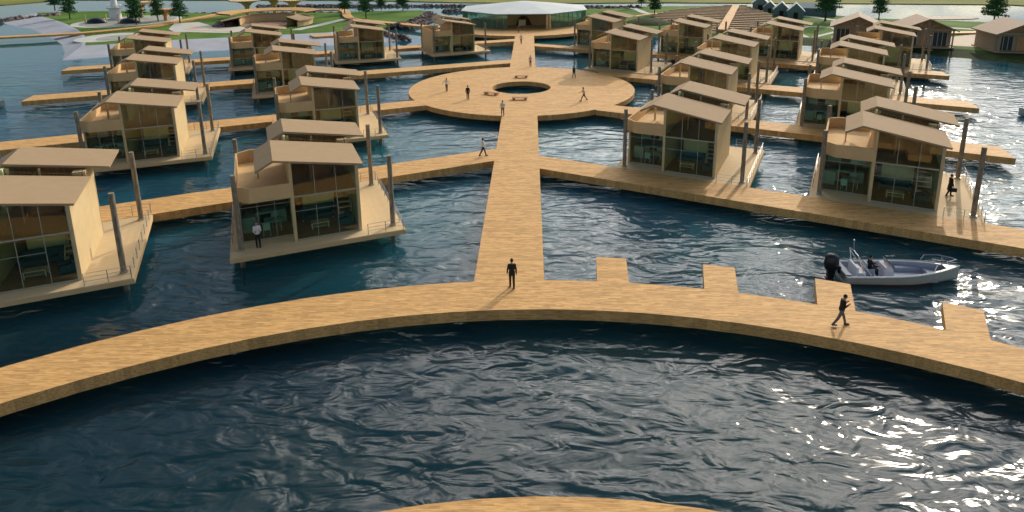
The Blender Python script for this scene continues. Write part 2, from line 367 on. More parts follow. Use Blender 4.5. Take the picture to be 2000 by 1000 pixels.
    k.box(.14, 3.2, .98, 1.05, .02, .07); k.box(.14, 3.2, .99, 1.03, 2.3, 2.325)
    win = k.build('window', FRAME, t)
    k = M(); k.box(.16, 3.18, 1.01, 1.02, .07, 2.97); k.build('pane', GLASS, win)
    # stair
    k = M()
    for i in range(9): k.box(6.3, 7.1, 1.7+.22*i, 1.98+.22*i, .28+.3*i, .33+.3*i)
    for x in (6.25, 7.1): k.add([(x, 1.6, .02), (x+.05, 1.6, .02), (x+.05, 3.8, 2.95), (x, 3.8, 2.95), (x, 1.85, .02), (x+.05, 1.85, .02), (x+.05, 3.8, 2.7), (x, 3.8, 2.7)], [(0,1,2,3), (4,7,6,5), (0,3,7,4), (1,5,6,2), (0,4,5,1), (2,6,7,3)])
    k.build('stair', LWOOD, t)
    # fitted kitchen
    k = M(); k.box(.3, 2.9, 3.5, 4.1, .02, .9); k.box(.3, 2.9, 3.85, 4.1, 1.45, 2.2); kc = k.build('kitchen_unit', TEAL, t)
    k = M(); k.box(1.2, 1.9, 3.46, 3.5, .15, .75); k.box(1.2, 1.9, 3.81, 3.85, 1.5, 2.1); k.build('oven', BLACKM, kc)
    k = M(); k.box(.14, .95, 2.4, 3.1, .02, 1.05); k.build('low_cabinet', TEAL, t)
    # railing
    def rail(pts):
        k = M()
        for a, b in zip(pts[:-1], pts[1:]):
            a = Vector(a); b = Vector(b); d = (b-a).length; n_ = max(1, round(d/1.3))
            for i in range(n_+1):
                q = a.lerp(b, i/n_); k.tube((q.x, q.y, -.02), (q.x, q.y, .72), .022, .022, 6)
            for z in (.25, .48, .72): k.tube((a.x, a.y, z), (b.x, b.y, z), .012, .012, 5)
        return k.build('railing', RAILM, t)
    rail([(7.7, -.9), (10.0, -.9), (10.0, 9.2), (7.7, 9.2)])
    rail([(-.5, 1.2), (-.5, 8.0)])
    return t

# (origin x, y, yaw in degrees, place phrase, show living room, show kitchen)
HOUSES = [
 (-16.8, 36.5, 23.5, 'inner house on the nearest left pier', 1, 1),
 (-31.1, 29.7, 24.5, 'outer house on the nearest left pier', 1, 0),
 (-22.7, 58.7, 22.5, 'inner house on the second left pier', 1, 1),
 (-37.4, 52.2, 21.5, 'outer house on the second left pier', 1, 1),
 (-33.8, 80.0, 22.5, 'inner house on the third left pier', 0, 1),
 (-49.0, 73.8, 21.0, 'outer house on the third left pier', 0, 0),
 (-15.5, 111.0, 24.0, 'innermost house on the farthest left pier', 1, 1),
 (-30.2, 104.2, 20.5, 'second house out on the farthest left pier', 1, 1),
 (-45.5, 98.7, 22.5, 'third house out on the farthest left pier', 0, 1),
 (-60.5, 92.3, 22.5, 'outermost house on the farthest left pier', 0, 0),
 (9.15, 52.3, -25.4, 'inner house on the nearest right pier', 1, 1),
 (22.7, 45.9, -26.0, 'outer house on the nearest right pier', 1, 1),
 (15.6, 71.35, -25.2, 'inner house on the second right pier', 0, 1),
 (28.9, 64.6, -25.5, 'outer house on the second right pier', 1, 1),
 (10.2, 97.2, -26.5, 'innermost house on the third right pier', 1, 1),
 (24.3, 90.2, -26.0, 'middle house on the third right pier', 0, 1),
 (38.0, 82.9, -26.0, 'outermost house on the third right pier', 0, 0),
 (9.4, 119.6, -27.0, 'innermost house on the farthest right pier', 0, 1),
 (23.2, 110.7, -26.0, 'second house out on the farthest right pier', 1, 1),
 (37.1, 106.2, -26.0, 'third house out on the farthest right pier', 1, 0),
 (50.6, 99.0, -26.0, 'outermost house on the farthest right pier', 0, 0)]
def make_sofa():
    t = empty('sofa')
    k = M(); k.box(0, 2.2, 0, .85, .14, .42); k.build('seat', SOFA, t)
    k = M(); k.box(0, 2.2, .62, .85, .425, .82); k.build('backrest', SOFA, t)
    for x in (0, 2.0):
        k = M(); k.box(x-.0, x+.2, -.02, .618, .425, .6); k.build('arm', SOFA, t)
    for x in (.08, 2.07):
        for y in (.08, .75):
            k = M(); k.box(x-.03, x+.03, y-.03, y+.03, 0, .14); k.build('leg', LWOOD, t)
    return t
def make_armchair():
    t = empty('armchair')
    k = M(); k.box(0, .85, 0, .8, .12, .42); k.build('seat', SOFA, t)
    k = M(); k.box(.62, .85, 0, .8, .425, .8); k.build('backrest', SOFA, t)
    for y in (0, .65):
        k = M(); k.box(0, .615, y, y+.15, .425, .58); k.build('arm', SOFA, t)
    return t
def make_coffee():
    t = empty('coffee_table')
    k = M(); k.box(0, 1.15, 0, .6, .40, .45); k.build('tabletop', LWOOD, t)
    k = M(); k.box(.05, 1.1, .05, .55, .14, .17); k.build('shelf', LWOOD, t)
    for x in (.02, 1.07):
        for y in (.02, .52):
            k = M(); k.box(x, x+.06, y, y+.06, 0, .40); k.build('leg', LWOOD, t)
    return t
def make_dining():
    t = empty('dining_table')
    k = M(); k.box(0, 1.1, 0, .75, .71, .75); k.build('tabletop', TEAL, t)
    for x in (.03, 1.01):
        for y in (.03, .66):
            k = M(); k.box(x, x+.06, y, y+.06, 0, .71); k.build('leg', FRAME, t)
    return t
def make_chair():
    t = empty('dining_chair')
    k = M(); k.box(0, .45, 0, .45, .42, .47); k.build('seat', TEAL, t)
    k = M(); k.box(0, .45, -.03, .02, .47, .95); k.build('backrest', TEAL, t)
    for x in (.0, .41):
        for y in (.0, .41):
            k = M(); k.box(x, x+.04, y, y+.04, 0, .42); k.build('leg', TEAL, t)
    return t
P_house = make_house(); P_f = {'sofa': make_sofa(), 'arm': make_armchair(), 'cof': make_coffee(), 'din': make_dining(), 'ch': make_chair()}
used = set()
def inst(proto, key):
    if key not in used: used.add(key); return proto
    return copy_tree(proto)
for ox, oy, ang, ref, liv, kit in HOUSES:
    h = inst(P_house, 'house'); h.location = (ox, oy, 0); h.rotation_euler.z = radians(ang)
    tag(h, 'two-storey cream floating house with split tan roof, ' + ref, 'house', 'floating houses along the piers')
    Rm = Matrix.Rotation(radians(ang), 4, 'Z')
    def put(key, x, y, rz, label, cat, group):
        o = inst(P_f[key], key); v = Rm @ Vector((x, y, 0)); o.location = (ox+v.x, oy+v.y, .02); o.rotation_euler.z = radians(ang+rz); tag(o, label, cat, group)
    if liv:
        put('sofa', 3.85, 2.75, 0, 'dark teal sofa inside ' + ref, 'sofa', 'sofas inside the houses')
        put('arm', 6.25, .85, 20, 'dark teal armchair inside ' + ref, 'armchair', 'armchairs inside the houses')
        put('cof', 4.35, 1.2, 0, 'light wood coffee table inside ' + ref, 'table', 'coffee tables inside the houses')
    if kit:
        put('din', 1.45, 1.95, 0, 'teal dining table inside ' + ref, 'table', 'dining tables inside the houses')
        put('ch', 1.35, 1.35, 0, 'teal dining chair at front of table inside ' + ref, 'chair', 'dining chairs inside the houses')
        put('ch', 2.4, 3.1, 180, 'teal dining chair behind table inside ' + ref, 'chair', 'dining chairs inside the houses')

# ---------------------------------------------------------------- people
SKIN = simple('skin', (0.42, 0.24, 0.16), 0.6, var=0.04)
HAIR = simple('dark_hair', (0.02, 0.014, 0.01), 0.8, var=0.2)
CL = {'black': simple('black_cloth', (0.012, 0.012, 0.014), 0.85), 'white': simple('white_cloth', (0.72, 0.68, 0.66), 0.85, var=0.05),
      'navy': simple('navy_cloth', (0.03, 0.035, 0.05), 0.85), 'grey': simple('grey_cloth', (0.13, 0.13, 0.13), 0.85),
      'brown': simple('brown_cloth', (0.14, 0.08, 0.055), 0.85), 'pink': simple('pale_pink_cloth', (0.60, 0.46, 0.42), 0.85, var=0.05), 'shoe': simple('shoe_leather', (0.02, 0.016, 0.014), 0.5)}
def remesh(mm, name, mats, vox, parent):
    me = mm.mesh(name, mats); o = bpy.data.objects.new(name, me); COL.objects.link(o)
    md = o.modifiers.new('r', 'REMESH'); md.mode = 'VOXEL'; md.voxel_size = vox; md.use_smooth_shade = True
    sm = o.modifiers.new('s', 'SMOOTH'); sm.iterations = 3; sm.factor = 0.5
    dg = bpy.context.evaluated_depsgraph_get(); me2 = bpy.data.meshes.new_from_object(o.evaluated_get(dg)); me2.name = name
    o.modifiers.clear(); o.data = me2
    if not me2.materials:
        for m in mats: me2.materials.append(m)
    if parent: o.parent = parent
    return o
def figure(top, low, thL=0, knL=3, thR=0, knR=3, aL=(5, 8, 12), aR=(5, 8, 12), lean=0, head=0, long_coat=False, carry=None, z_off=None):
    """stands at the origin facing +Y; arms are (forward, outward, elbow bend) in degrees"""
    t = empty('person')
    d = lambda a: Vector((0, sin(radians(a)), -cos(radians(a))))
    legs = []
    for s, th, kn in ((-1, thL, knL), (1, thR, knR)):
        hip = Vector((.09*s, 0, 0)); knee = hip+d(th)*.43; ank = knee+d(th-kn)*.41; legs.append((s, hip, knee, ank, th-kn))
    H = .085-min(l[3].z for l in legs) if z_off is None else z_off
    up = Vector((0, 0, H)); ln = radians(lean)
    ax_ = Vector((0, sin(ln), cos(ln))); fw = Vector((0, cos(ln), -sin(ln)))
    T = lambda f, x=0, y=0: up+ax_*(.52*f)+Vector((x, 0, 0))+fw*y
    def torso(mm, g, f0=-.12):
        rings = []
        for f, rx, ry in ((-.16, .10, .08), (-.05, .155, .105), (.1, .16, .112), (.3, .135, .10), (.5, .145, .105), (.75, .172, .115), (.88, .165, .10), (.96, .125, .085), (1.03, .075, .068)):
            if f < f0: continue
            rings.append([T(f, (rx+g)*cos(a), (ry+g)*sin(a)) for a in [2*pi*i/16 for i in range(16)]])
        mm.loft(rings)
    arms = []
    for s, (fo, ou, el) in ((-1, aL), (1, aR)):
        sh = T(.90, .168*s)
        u = Vector((sin(radians(ou))*s, sin(radians(fo))*cos(radians(ou)), -cos(radians(fo))*cos(radians(ou))))
        fo2 = fo+el; inw = -s*sin(radians(el))*.35
        v = Vector((sin(radians(ou))*s*.6+inw, sin(radians(fo2)), -cos(radians(fo2)))).normalized()
        eb = sh+u*.29; wr = eb+v*.25; arms.append((s, sh, eb, wr, v))
    B = M(); torso(B, 0, -1)
    for s, hip, knee, ank, a in legs:
        B.capsule(hip+up, knee+up, .082, .055); B.capsule(knee+up, ank+up, .055, .038)
        f = Vector((0, 1, 0)) if ank.z+H < .2 else Vector((0, cos(radians(a)), sin(radians(a))))
        B.capsule(ank+up+Vector((0, 0, -.035)), ank+up+f*.15+Vector((0, 0, -.045)), .042, .03)
    for s, sh, eb, wr, v in arms:
        B.capsule(sh, eb, .05, .038); B.capsule(eb, wr, .038, .026)
        side = v.cross(Vector((s, .2, .1))).normalized(); pal = wr+v*.05
        B.capsule(wr, wr+v*.045, .026, .03); B.capsule(pal-side*.02, pal+side*.02, .022, .022)
        curl = side.cross(v)*(.35*s)
        for i, ln_ in enumerate((.062, .072, .066, .05)):
            p0 = wr+v*.075+side*(.03-.02*i); p1 = p0+(v+curl*.5).normalized()*ln_*.55; p2 = p1+(v+curl*1.6).normalized()*ln_*.45
            B.capsule(p0, p1, .0095, .009, 8); B.capsule(p1, p2, .009, .008, 8)
        p0 = wr+v*.035+side*.03; B.capsule(p0, p0+(v*.6+side).normalized()*.05, .0115, .010, 8)
    hc = T(1.0)+ax_*.0; hd = Vector((0, sin(ln+radians(head)), cos(ln+radians(head)))); hf = Vector((0, hd.z, -hd.y))
    B.capsule(hc-ax_*.04, hc+ax_*.09+hf*.01, .066, .056)
    C0 = hc+ax_*.07+hd*.115+hf*.012
    B.ball(C0, .1, 16, 12, 0, (.80, .96, 1.18)); B.capsule(C0-hd*.075+hf*.035, C0-hd*.09+hf*.06, .045, .03)
    B.capsule(C0-hd*.005+hf*.093, C0-hd*.028+hf*.108, .008, .013, 8)
    B.capsule(C0-hd*.055+hf*.088+Vector((-.018, 0, 0)), C0-hd*.055+hf*.088+Vector((.018, 0, 0)), .007, .007, 8)
    for s in (-1, 1): B.capsule(C0+Vector((.08*s, 0, 0))+hd*.02, C0+Vector((.085*s, 0, 0))-hd*.025, .014, .011, 8)
    body = remesh(B, 'body', [SKIN], .0105, t)
    E_ = M()
    for s in (-1, 1): E_.ball(C0+hf*.086+Vector((.031*s, 0, 0))+hd*.012, .012, 8, 6)
    E_.build('eyes', HAIR, t, True)
    Hr = M(); Hr.ball(C0+hd*.022-hf*.014, .104, 16, 12, 0, (.83, .92, 1.08)); h = Hr.build('hair', HAIR, t, True)
    # open the face: drop hair faces that are low in front
    me = h.data; bm = bmesh.new(); bm.from_mesh(me)
    kill = [f for f in bm.faces if (f.calc_center_median()-C0).dot(hf) > .02 and (f.calc_center_median()-C0).dot(hd) < .055 or (f.calc_center_median()-C0).dot(hd) < -.06]
    bmesh.ops.delete(bm, geom=kill, context='FACES'); bm.to_mesh(me); bm.free()
    J = M(); torso(J, .016, -.1 if not long_coat else -.2)
    for s, sh, eb, wr, v in arms: J.capsule(sh, eb, .062, .05); J.capsule(eb, wr-v*.01, .05, .038)
    if long_coat: J.loft([[T(-.05, .18*cos(a), .14*sin(a)) for a in [2*pi*i/14 for i in range(14)]], [up+Vector((.20*cos(a), .17*sin(a), -.42)) for a in [2*pi*i/14 for i in range(14)]]][::-1])
    remesh(J, 'shirt' if top in ('white', 'pink') else 'jacket', [CL[top]], .014, t)
    K = M(); K.loft([[T(f, (rx+.012)*cos(a), (ry+.012)*sin(a)) for a in [2*pi*i/16 for i in range(16)]] for f, rx, ry in ((-.16, .11, .09), (-.05, .155, .105), (.08, .155, .108))])
    for s, hip, knee, ank, a in legs: K.capsule(hip+up, knee+up, .095, .068); K.capsule(knee+up, ank+up+Vector((0, 0, .01)), .068, .056)
    remesh(K, 'trousers', [CL[low]], .014, t)
    for s, hip, knee, ank, a in legs:
        f = Vector((0, 1, 0)) if ank.z+H < .2 else Vector((0, cos(radians(a)), sin(radians(a))))
        Q = M(); Q.capsule(ank+up+Vector((0, 0, -.03))-f*.03, ank+up+f*.17+Vector((0, 0, -.042)), .05, .038, 12); Q.build('shoe', CL['shoe'], t, True)
    return t, arms
def place(t, x, y, yaw, label, z=0.0):
    t.location = (x, y, z); t.rotation_euler.z = radians(yaw); tag(t, label, 'person', 'people on the decks')
walkA = dict(thL=24, knL=6, thR=-20, knR=14, aL=(-18, 7, 14), aR=(22, 7, 22))
PEOPLE = [  # x, y, yaw (0 looks along +Y), label, figure keywords
 (.18, 32.06, 8, 'person in a black suit walking away on the near curved walkway', dict(top='black', low='black', thL=8, knL=4, thR=-7, knR=6, aL=(6, 12, 10), aR=(-6, 12, 10))),
 (16.3, 28.6, -92, 'person in dark jacket and grey trousers striding while looking at their hands', dict(top='black', low='grey', thL=24, knL=8, thR=-20, knR=12, aL=(4, 4, 125), aR=(-5, 4, 130), lean=6, head=14)),
 (-3.0, 54.8, -80, 'person in white shirt walking on the nearest left pier', dict(top='white', low='navy', thL=20, knL=5, thR=-20, knR=10, aL=(-15, 6, 10), aR=(15, 6, 20))),
 (-1.85, 68.85, 165, 'person in pale shirt and brown trousers at the near edge of the round plaza', dict(top='white', low='brown', thL=-7, knL=2, thR=9, knR=3, aL=(5, 25, 60), aR=(10, 12, 50))),
 (-6.43, 76.7, 10, 'person in a black suit walking over the round plaza', dict(top='black', low='black', thL=6, knL=4, thR=-5, knR=5, aL=(8, 12, 10), aR=(-8, 12, 10))),
 (-9.6, 81.3, 170, 'person in white shirt with elbows spread wide on the round plaza', dict(top='white', low='brown', thL=5, knL=3, thR=-5, knR=3, aL=(0, 50, 25), aR=(0, 50, 25))),
 (7.58, 75.7, 100, 'person in pale shirt taking a long stride on the round plaza', dict(top='pink', low='brown', thL=30, knL=10, thR=-26, knR=16, aL=(-25, 10, 20), aR=(30, 10, 50), lean=6)),
 (7.32, 89.5, 20, 'person in dark clothes walking in the shaded part of the round plaza', dict(top='navy', low='black', thL=16, knL=4, thR=-16, knR=8, aL=(-12, 8, 10), aR=(12, 8, 10))),
 (1.2, 98.4, 178, 'person in pale pink shirt where the far walkway meets the round plaza', dict(top='pink', low='brown', thL=5, knL=3, thR=-4, knR=3, aL=(10, 22, 60), aR=(5, 20, 50))),
 (-.55, 122.4, 175, 'person with elbows out walking on the far walkway before the pavilion', dict(top='pink', low='brown', thL=10, knL=4, thR=-8, knR=6, aL=(0, 45, 40), aR=(0, 45, 40))),
 (-1.32, 138.7, 190, 'person in brown clothes standing on the pavilion deck', dict(top='brown', low='brown', thL=6, knL=3, thR=-6, knR=3)),
 (-15.88, 36.93, -150, 'person in white shirt and black trousers with folded arms before the glass front', dict(top='white', low='black', thL=3, knL=2, thR=-3, knR=2, aL=(20, 8, 85), aR=(20, 8, 85))),
 (31.87, 45.39, -95, 'person in long black coat carrying a briefcase beside the house', dict(top='black', low='black', thL=14, knL=4, thR=-12, knR=8, aL=(2, 6, 8), aR=(8, 6, 12), long_coat=True)),
]
for x, y, yaw, label, kw in PEOPLE:
    t, arms = figure(**kw); place(t, x, y, yaw, label, 0.0 if abs(x) < 14 and y != 36.93 or 16 < x < 17 else -.02)
    if 'briefcase' in label:
        s, sh, eb, wr, v = arms[1]; hand = wr+v*.1
        b = M(); b.box(-.05, .05, -.21, .21, -.36, -.06); bc = empty('briefcase', (x, y, -.02), radians(yaw), 'black briefcase held by the person in the long coat', 'briefcase')
        bb = M(); bb.box(hand.x-.05, hand.x+.05, hand.y-.21, hand.y+.21, hand.z-.34, hand.z-.05); bb.build('case_body', CL['black'], bc)
        bb = M(); bb.path([(hand.x, hand.y-.06, hand.z-.05), (hand.x, hand.y-.05, hand.z), (hand.x, hand.y+.05, hand.z), (hand.x, hand.y+.06, hand.z-.05)], .008); bb.build('handle', CL['black'], bc)

# ---------------------------------------------------------------- motor boats
HULLW = simple('hull_gelcoat', (0.46, 0.48, 0.42), 0.3, var=0.03)
HULLB = simple('pale_blue_deck', (0.38, 0.41, 0.48), 0.45, var=0.05)
REDM = simple('red_antifouling', (0.32, 0.03, 0.02), 0.5)
CHROME = simple('polished_tube', (0.75, 0.76, 0.80), 0.2, 0.9, var=0.03)
def make_boat():
    t = empty('motor_boat'); Lb = 7.1; n = 16
    st = []
    for i in range(n+1):
        u = i/n; x = Lb*u
        b = 1.15*(1-max(0, (u-.35)/.65)**2.3)+.01; sh = .56+.38*u**1.6; ch = .02+.55*max(0, u-.55)**1.5*1.8; k = -.32+.95*max(0, u-.72)**1.6*3.2
        k = min(k, sh-.12); ch = min(max(ch, k+.02), sh-.06); st.append((x, b, sh, ch, k))
    def sec(x, b, sh, ch, k, g=0): return [(x, -b, sh), (x, -b*.95, (sh+ch)/2), (x, -b*.88, ch+(sh-ch)*.16), (x, -b*.82, ch), (x, 0, k), (x, b*.82, ch), (x, b*.88, ch+(sh-ch)*.16), (x, b*.95, (sh+ch)/2), (x, b, sh)]
    h = M()
    for j in range(n):
        A, B_ = sec(*st[j]), sec(*st[j+1])
        for i in range(8):
            h.face([A[i], A[i+1], B_[i+1], B_[i]], 1 if i in (2, 3, 4, 5) and st[j][0] < 4.9 else 0)
    h.face(sec(*st[0])[::-1], 0); hull = h.build('hull', [HULLW, REDM], t)
    h = M()
    for j in range(n):
        x0, b0, s0, c0, k0 = st[j]; x1, b1, s1, c1, k1 = st[j+1]
        for s in (-1, 1):
            h.face([(x0, s*b0*.99, c0+.06), (x0, s*b0*1.005, c0+.13), (x1, s*b1*1.005, c1+.13), (x1, s*b1*.99, c1+.06)])
    h = M()
    for j in range(n):
        x0, b0, s0, c0, k0 = st[j]; x1, b1, s1, c1, k1 = st[j+1]
        for s in (-1, 1):
            i0 = max(b0-.2, .0); i1 = max(b1-.2, .0)
            h.face([(x0, s*b0, s0+.02), (x1, s*b1, s1+.02), (x1, s*i1, s1+.03), (x0, s*i0, s0+.03)][::s])
            h.face([(x0, s*i0, s0+.03), (x1, s*i1, s1+.03), (x1, s*i1, .22 if x1 < 6.2 else s1-.05), (x0, s*i0, .22 if x0 < 6.2 else s0-.05)][::s])
        if x0 < 6.2: h.face([(x0, -max(b0-.2, 0), .22), (x1, -max(b1-.2, 0), .22), (x1, max(b1-.2, 0), .22), (x0, max(b0-.2, 0), .22)])
        else: h.face([(x0, -max(b0-.2, 0), s0+.028), (x1, -max(b1-.2, 0), s1+.028), (x1, max(b1-.2, 0), s1+.028), (x0, max(b0-.2, 0), s0+.028)])
    h.box(.0, .35, -.93, .93, .2, .66); h.build('cockpit', HULLB, t)
    h = M()
    for s in (-1, 1):
        h.path([(x, s*b*1.01, sh+.02) for x, b, sh, ch, k in st], .045)
    h.build('gunwale', HULLW, t)
    h = M(); h.box(3.6, 5.5, -.8, -.5, .22, .5); h.box(3.6, 5.5, .5, .8, .22, .5); h.box(5.2, 5.7, -.5, .5, .22, .5); h.build('bow_bench', HULLB, t)
    h = M(); h.box(.9, 1.35, -.6, .6, .22, .62); h.box(.78, .9, -.6, .6, .22, .95); h.build('stern_seat', WHITE, t)
    h = M(); h.ext_y([(2.5, .22), (3.1, .22), (3.0, .8), (2.75, 1.0), (2.5, .95)], -.45, .45); h.build('console', WHITE, t)
    h = M(); h.add([(2.95, -.5, .85), (2.95, .5, .85), (2.72, .42, 1.32), (2.72, -.42, 1.32)], [(0, 1, 2, 3)]); h.add([(2.92, -.5, .85), (2.92, .5, .85), (2.69, .42, 1.32), (2.69, -.42, 1.32)], [(3, 2, 1, 0)]); h.build('windscreen', glass_mat('smoked_screen', (.75, .6, .58)), t)
    h = M()
    for s in (-1, 1):
        h.path([(1.1, s*.95, .65), (.75, s*.6, 1.75), (.72, 0, 1.85)], .03); h.path([(1.5, s*.95, .65), (.8, s*.62, 1.6)], .025)
    h.tube((.72, 0, 1.85), (.68, 0, 2.5), .035); h.ball((.68, 0, 2.52), .06); h.build('radar_arch', CHROME, t)
    h = M()
    for s in (-1, 1):
        h.path([(5.2, s*.78, .95), (5.35, s*.72, 1.3), (6.0, s*.5, 1.42), (6.7, s*.12, 1.42), (6.85, 0, 1.38)], .022); h.tube((6.2, s*.45, 1.0), (6.25, s*.4, 1.4), .018)
    h.build('bow_rail', CHROME, t)
    h = M(); 
    rings = []
    for z, rx, ry in ((.5, .3, .26), (.62, .4, .32), (1.0, .46, .35), (1.4, .42, .32), (1.58, .22, .18)): rings.append([(-.52+rx*cos(a), ry*sin(a), z) for a in [2*pi*i/14 for i in range(14)]])
    h.loft(rings); h.box(-.1, .05, -.15, .15, .35, .75); mo = h.build('outboard_motor', BLACKM, t, True)
    h = M(); h.ext_y([(-.75, .56), (-.25, .56), (-.35, -.1), (-.68, -.1)], -.13, .13); h.build('leg', BLACKM, mo)
    h = M(); h.ext_y([(-.85, .02), (-.3, .02), (-.42, -.5), (-.6, -.5)], -.11, .11); h.build('lower_unit', REDM, mo)
    return t
bo = make_boat(); bo.location = (19.47, 35.43, WATER+.02); bo.scale = (.95, .95, .95); bo.rotation_euler.z = radians(-2.5)
tag(bo, 'white open motor boat with black outboard and seated driver beside the nearest right pier', 'motor boat', 'motor boats')
b2 = copy_tree(bo); b2.location = (-72.32, 78.36, WATER+.02); b2.rotation_euler.z = radians(-2)
tag(b2, 'white motor boat cut off by the picture edge beyond the left piers', 'motor boat', 'motor boats')
b3 = copy_tree(bo); b3.location = (63.06, 72.10, WATER+.02); b3.rotation_euler.z = radians(178)
tag(b3, 'motor boat with only its bow showing beyond the right piers', 'motor boat', 'motor boats')
dr, _a = figure('black', 'navy', thL=82, knL=78, thR=80, knR=76, aL=(40, 10, 35), aR=(35, 10, 45), z_off=.12)
place(dr, 21.17, 35.36, -92.5, 'person in dark jacket seated at the controls of the near motor boat', WATER+.55)
hs = M(); hs.box(1.55, 2.0, -.25, .25, .24, .68); hs.box(1.45, 1.55, -.25, .25, .24, 1.1); hs.build('helm_seat', HULLB, bo)

# ---------------------------------------------------------------- plaza benches
for k, (bx, by, lab) in enumerate([(-.1, 89.9, 'low dark timber bench behind the plaza pool, on the pavilion side'), (-3.7, 79.3, 'low dark timber bench beside the plaza pool, on its left'), (-.1, 76.5, 'low dark timber bench in front of the plaza pool, nearest the camera')]):
    b_ = empty('bench', (bx, by, -.06), radians((0, -25, 0)[k]), lab, 'bench', 'benches round the plaza pool')
    m_ = M()
    for i in range(4): m_.box(-.95, .95, -.34+.18*i, -.20+.18*i, .30, .38)
    m_.build('seat', INB, b_)
    for x in (-.7, .7):
        m_ = M(); m_.box(x-.16, x+.16, -.32, .32, .0, .30); m_.build('leg', INB, b_)

# ---------------------------------------------------------------- glass pavilion
def octa(r, c, z): return [(c[0]+r*cos(radians(-90+22.5+45*i)), c[1]+r*sin(radians(-90+22.5+45*i)), z) for i in range(8)]
m_ = M(); m_.prism([(-.5+17.5*cos(2*pi*i/48), 150.5+(17.5 if i > 24 else 25)*sin(2*pi*i/48)) for i in range(48)], DB, DT-.008); tag(m_.build('pavilion_deck', DECK), kind='structure')
pv = empty('glass_pavilion', (0, 0, 0), 0, 'large eight-sided glass pavilion with low white roof at the end of the walkway', 'pavilion')
pc = (-.3, 158.5)
m_ = M(); e0 = octa(16.0, pc, 3.3); e1 = octa(16.0, pc, 3.42); top_ = octa(2.0, pc, 4.9)
for i in range(8):
    j = (i+1) % 8; m_.face([e1[i], e1[j], top_[j], top_[i]]); m_.face([e0[i], e0[j], e1[j], e1[i]]); m_.face([e0[j], e0[i], (pc[0], pc[1], 3.25)])
m_.face(top_); m_.build('roof', PROOF, pv)
m_ = M(); w0 = octa(15.6, pc, 0); w1 = octa(15.6, pc, 3.25)
for i in range(8):
    if i == 7: continue
    j = (i+1) % 8; m_.face([w0[i], w0[j], w1[j], w1[i]])
m_.build('glass_wall', PGLASS, pv)
a_, b_ = Vector(w0[7]), Vector(w0[0]); d_ = b_-a_
m_ = M()
for u0, u1 in ((0, .2), ): m_.face([a_+d_*u0, a_+d_*u1, a_+d_*u1+Vector((0,0,3.25)), a_+d_*u0+Vector((0,0,3.25))])
m_.build('glass_wall', PGLASS, pv)
m_ = M()
for i in range(8):
    j = (i+1) % 8; A = Vector(w0[i]); B_ = Vector(w0[j])
    for k in range(8):
        if i == 7 and k > 1: continue
        q = A.lerp(B_, k/8); m_.box(q.x-.05, q.x+.05, q.y-.05, q.y+.05, 0, 3.25)
    for z in (.06, 3.18): m_.tube(A+Vector((0,0,z)), B_+Vector((0,0,z)), .05) if not (i == 7 and z < 1) else None
m_.build('glazing_bars', simple('green_bronze_bar', (0.10, 0.22, 0.18), 0.5), pv)
m_ = M()
for x, y in ((4.9, 143.6), (5.5, 143.9), (5.2, 144.4)): m_.tube((x, y, 0), (x, y, 3.2), .28, .22, 10)
m_.build('timber_column', TIMB, pv)
m_ = M(); m_.box(-4.2, 5.2, 151.5, 151.8, 0, 3.2); m_.build('inner_wall', simple('tan_inner_wall', (0.50, 0.33, 0.18), 0.8), pv)
m_ = M(); m_.ext_y([(-2.2, .02), (1.6, .02), (.9, 1.4), (.2, 2.2), (-.7, 2.3), (-1.6, 1.6)], 151.2, 151.49); m_.build('arched_doorway', simple('dark_doorway', (0.10, 0.045, 0.02), 0.9), pv)
m_ = M(); m_.box(-1.5, .1, 150.2, 151.1, 0, 1.3); m_.box(-1.6, .2, 150.1, 151.15, 1.3, 1.38); tag(m_.build('reception_kiosk', LWOOD), 'small pale timber kiosk in front of the dark doorway in the pavilion', 'kiosk')

# ---------------------------------------------------------------- land
def flat(name, poly, z0, z1, mat, label=None, cat=None):
    m_ = M(); m_.prism(poly, z0, z1); o = m_.build(name, mat)
    if label: tag(o, label, cat)
    else: tag(o, kind='structure')
    return o
nearL = [(-151.6, 196.4), (-144.5, 187.0), (-131.1, 175.5), (-119.4, 164.2), (-108.2, 152.2), (-101.5, 144.6), (-94.0, 134.5), (-88.3, 125.7), (-84.9, 126.9), (-74.5, 132.8), (-64.1, 136.1), (-52.3, 140.3), (-44.2, 143.2), (-41.9, 146.6), (-39.0, 150.1), (-34.0, 151.7)]
farL = [(-33.4, 157.7), (-30.3, 168.5), (-28.1, 189.5), (-31.9, 194.3), (-50.1, 192.8), (-61.8, 190.7), (-84.0, 192.5), (-105.2, 192.7), (-124.9, 200.5), (-139.9, 200)]
flat('lawn', nearL+farL, -4, LAWN, GRASS)
apr = [(-147.9, 178.4), (-141.4, 171.3), (-125.5, 160.5), (-117.9, 153.2), (-106.6, 142.1), (-97.6, 132.4), (-89.0, 121.5), (-83.4, 112.8), (-77.8, 115.9), (-67.6, 120.1), (-58.3, 123.4), (-47.3, 126.9), (-39.7, 128.4), (-31.6, 129.5), (-29.0, 132.2), (-24.2, 134.9)]
m_ = M()
for j in range(len(apr)-1):
    a, b, c, d = apr[j], apr[j+1], nearL[j+1], nearL[j]
    m_.face([(a[0], a[1], WATER-.05), (b[0], b[1], WATER-.05), (c[0], c[1], LAWN+.02), (d[0], d[1], LAWN+.02)])
    e = lambda p, q, t: (p[0]+(q[0]-p[0])*t, p[1]+(q[1]-p[1])*t)
    c2, d2 = e(c, (c[0], c[1]+1.0), 1), e(d, (d[0], d[1]+1.0), 1)
    m_.face([(d[0], d[1], LAWN+.02), (c[0], c[1], LAWN+.02), (c2[0], c2[1], LAWN+.02), (d2[0], d2[1], LAWN+.02)])
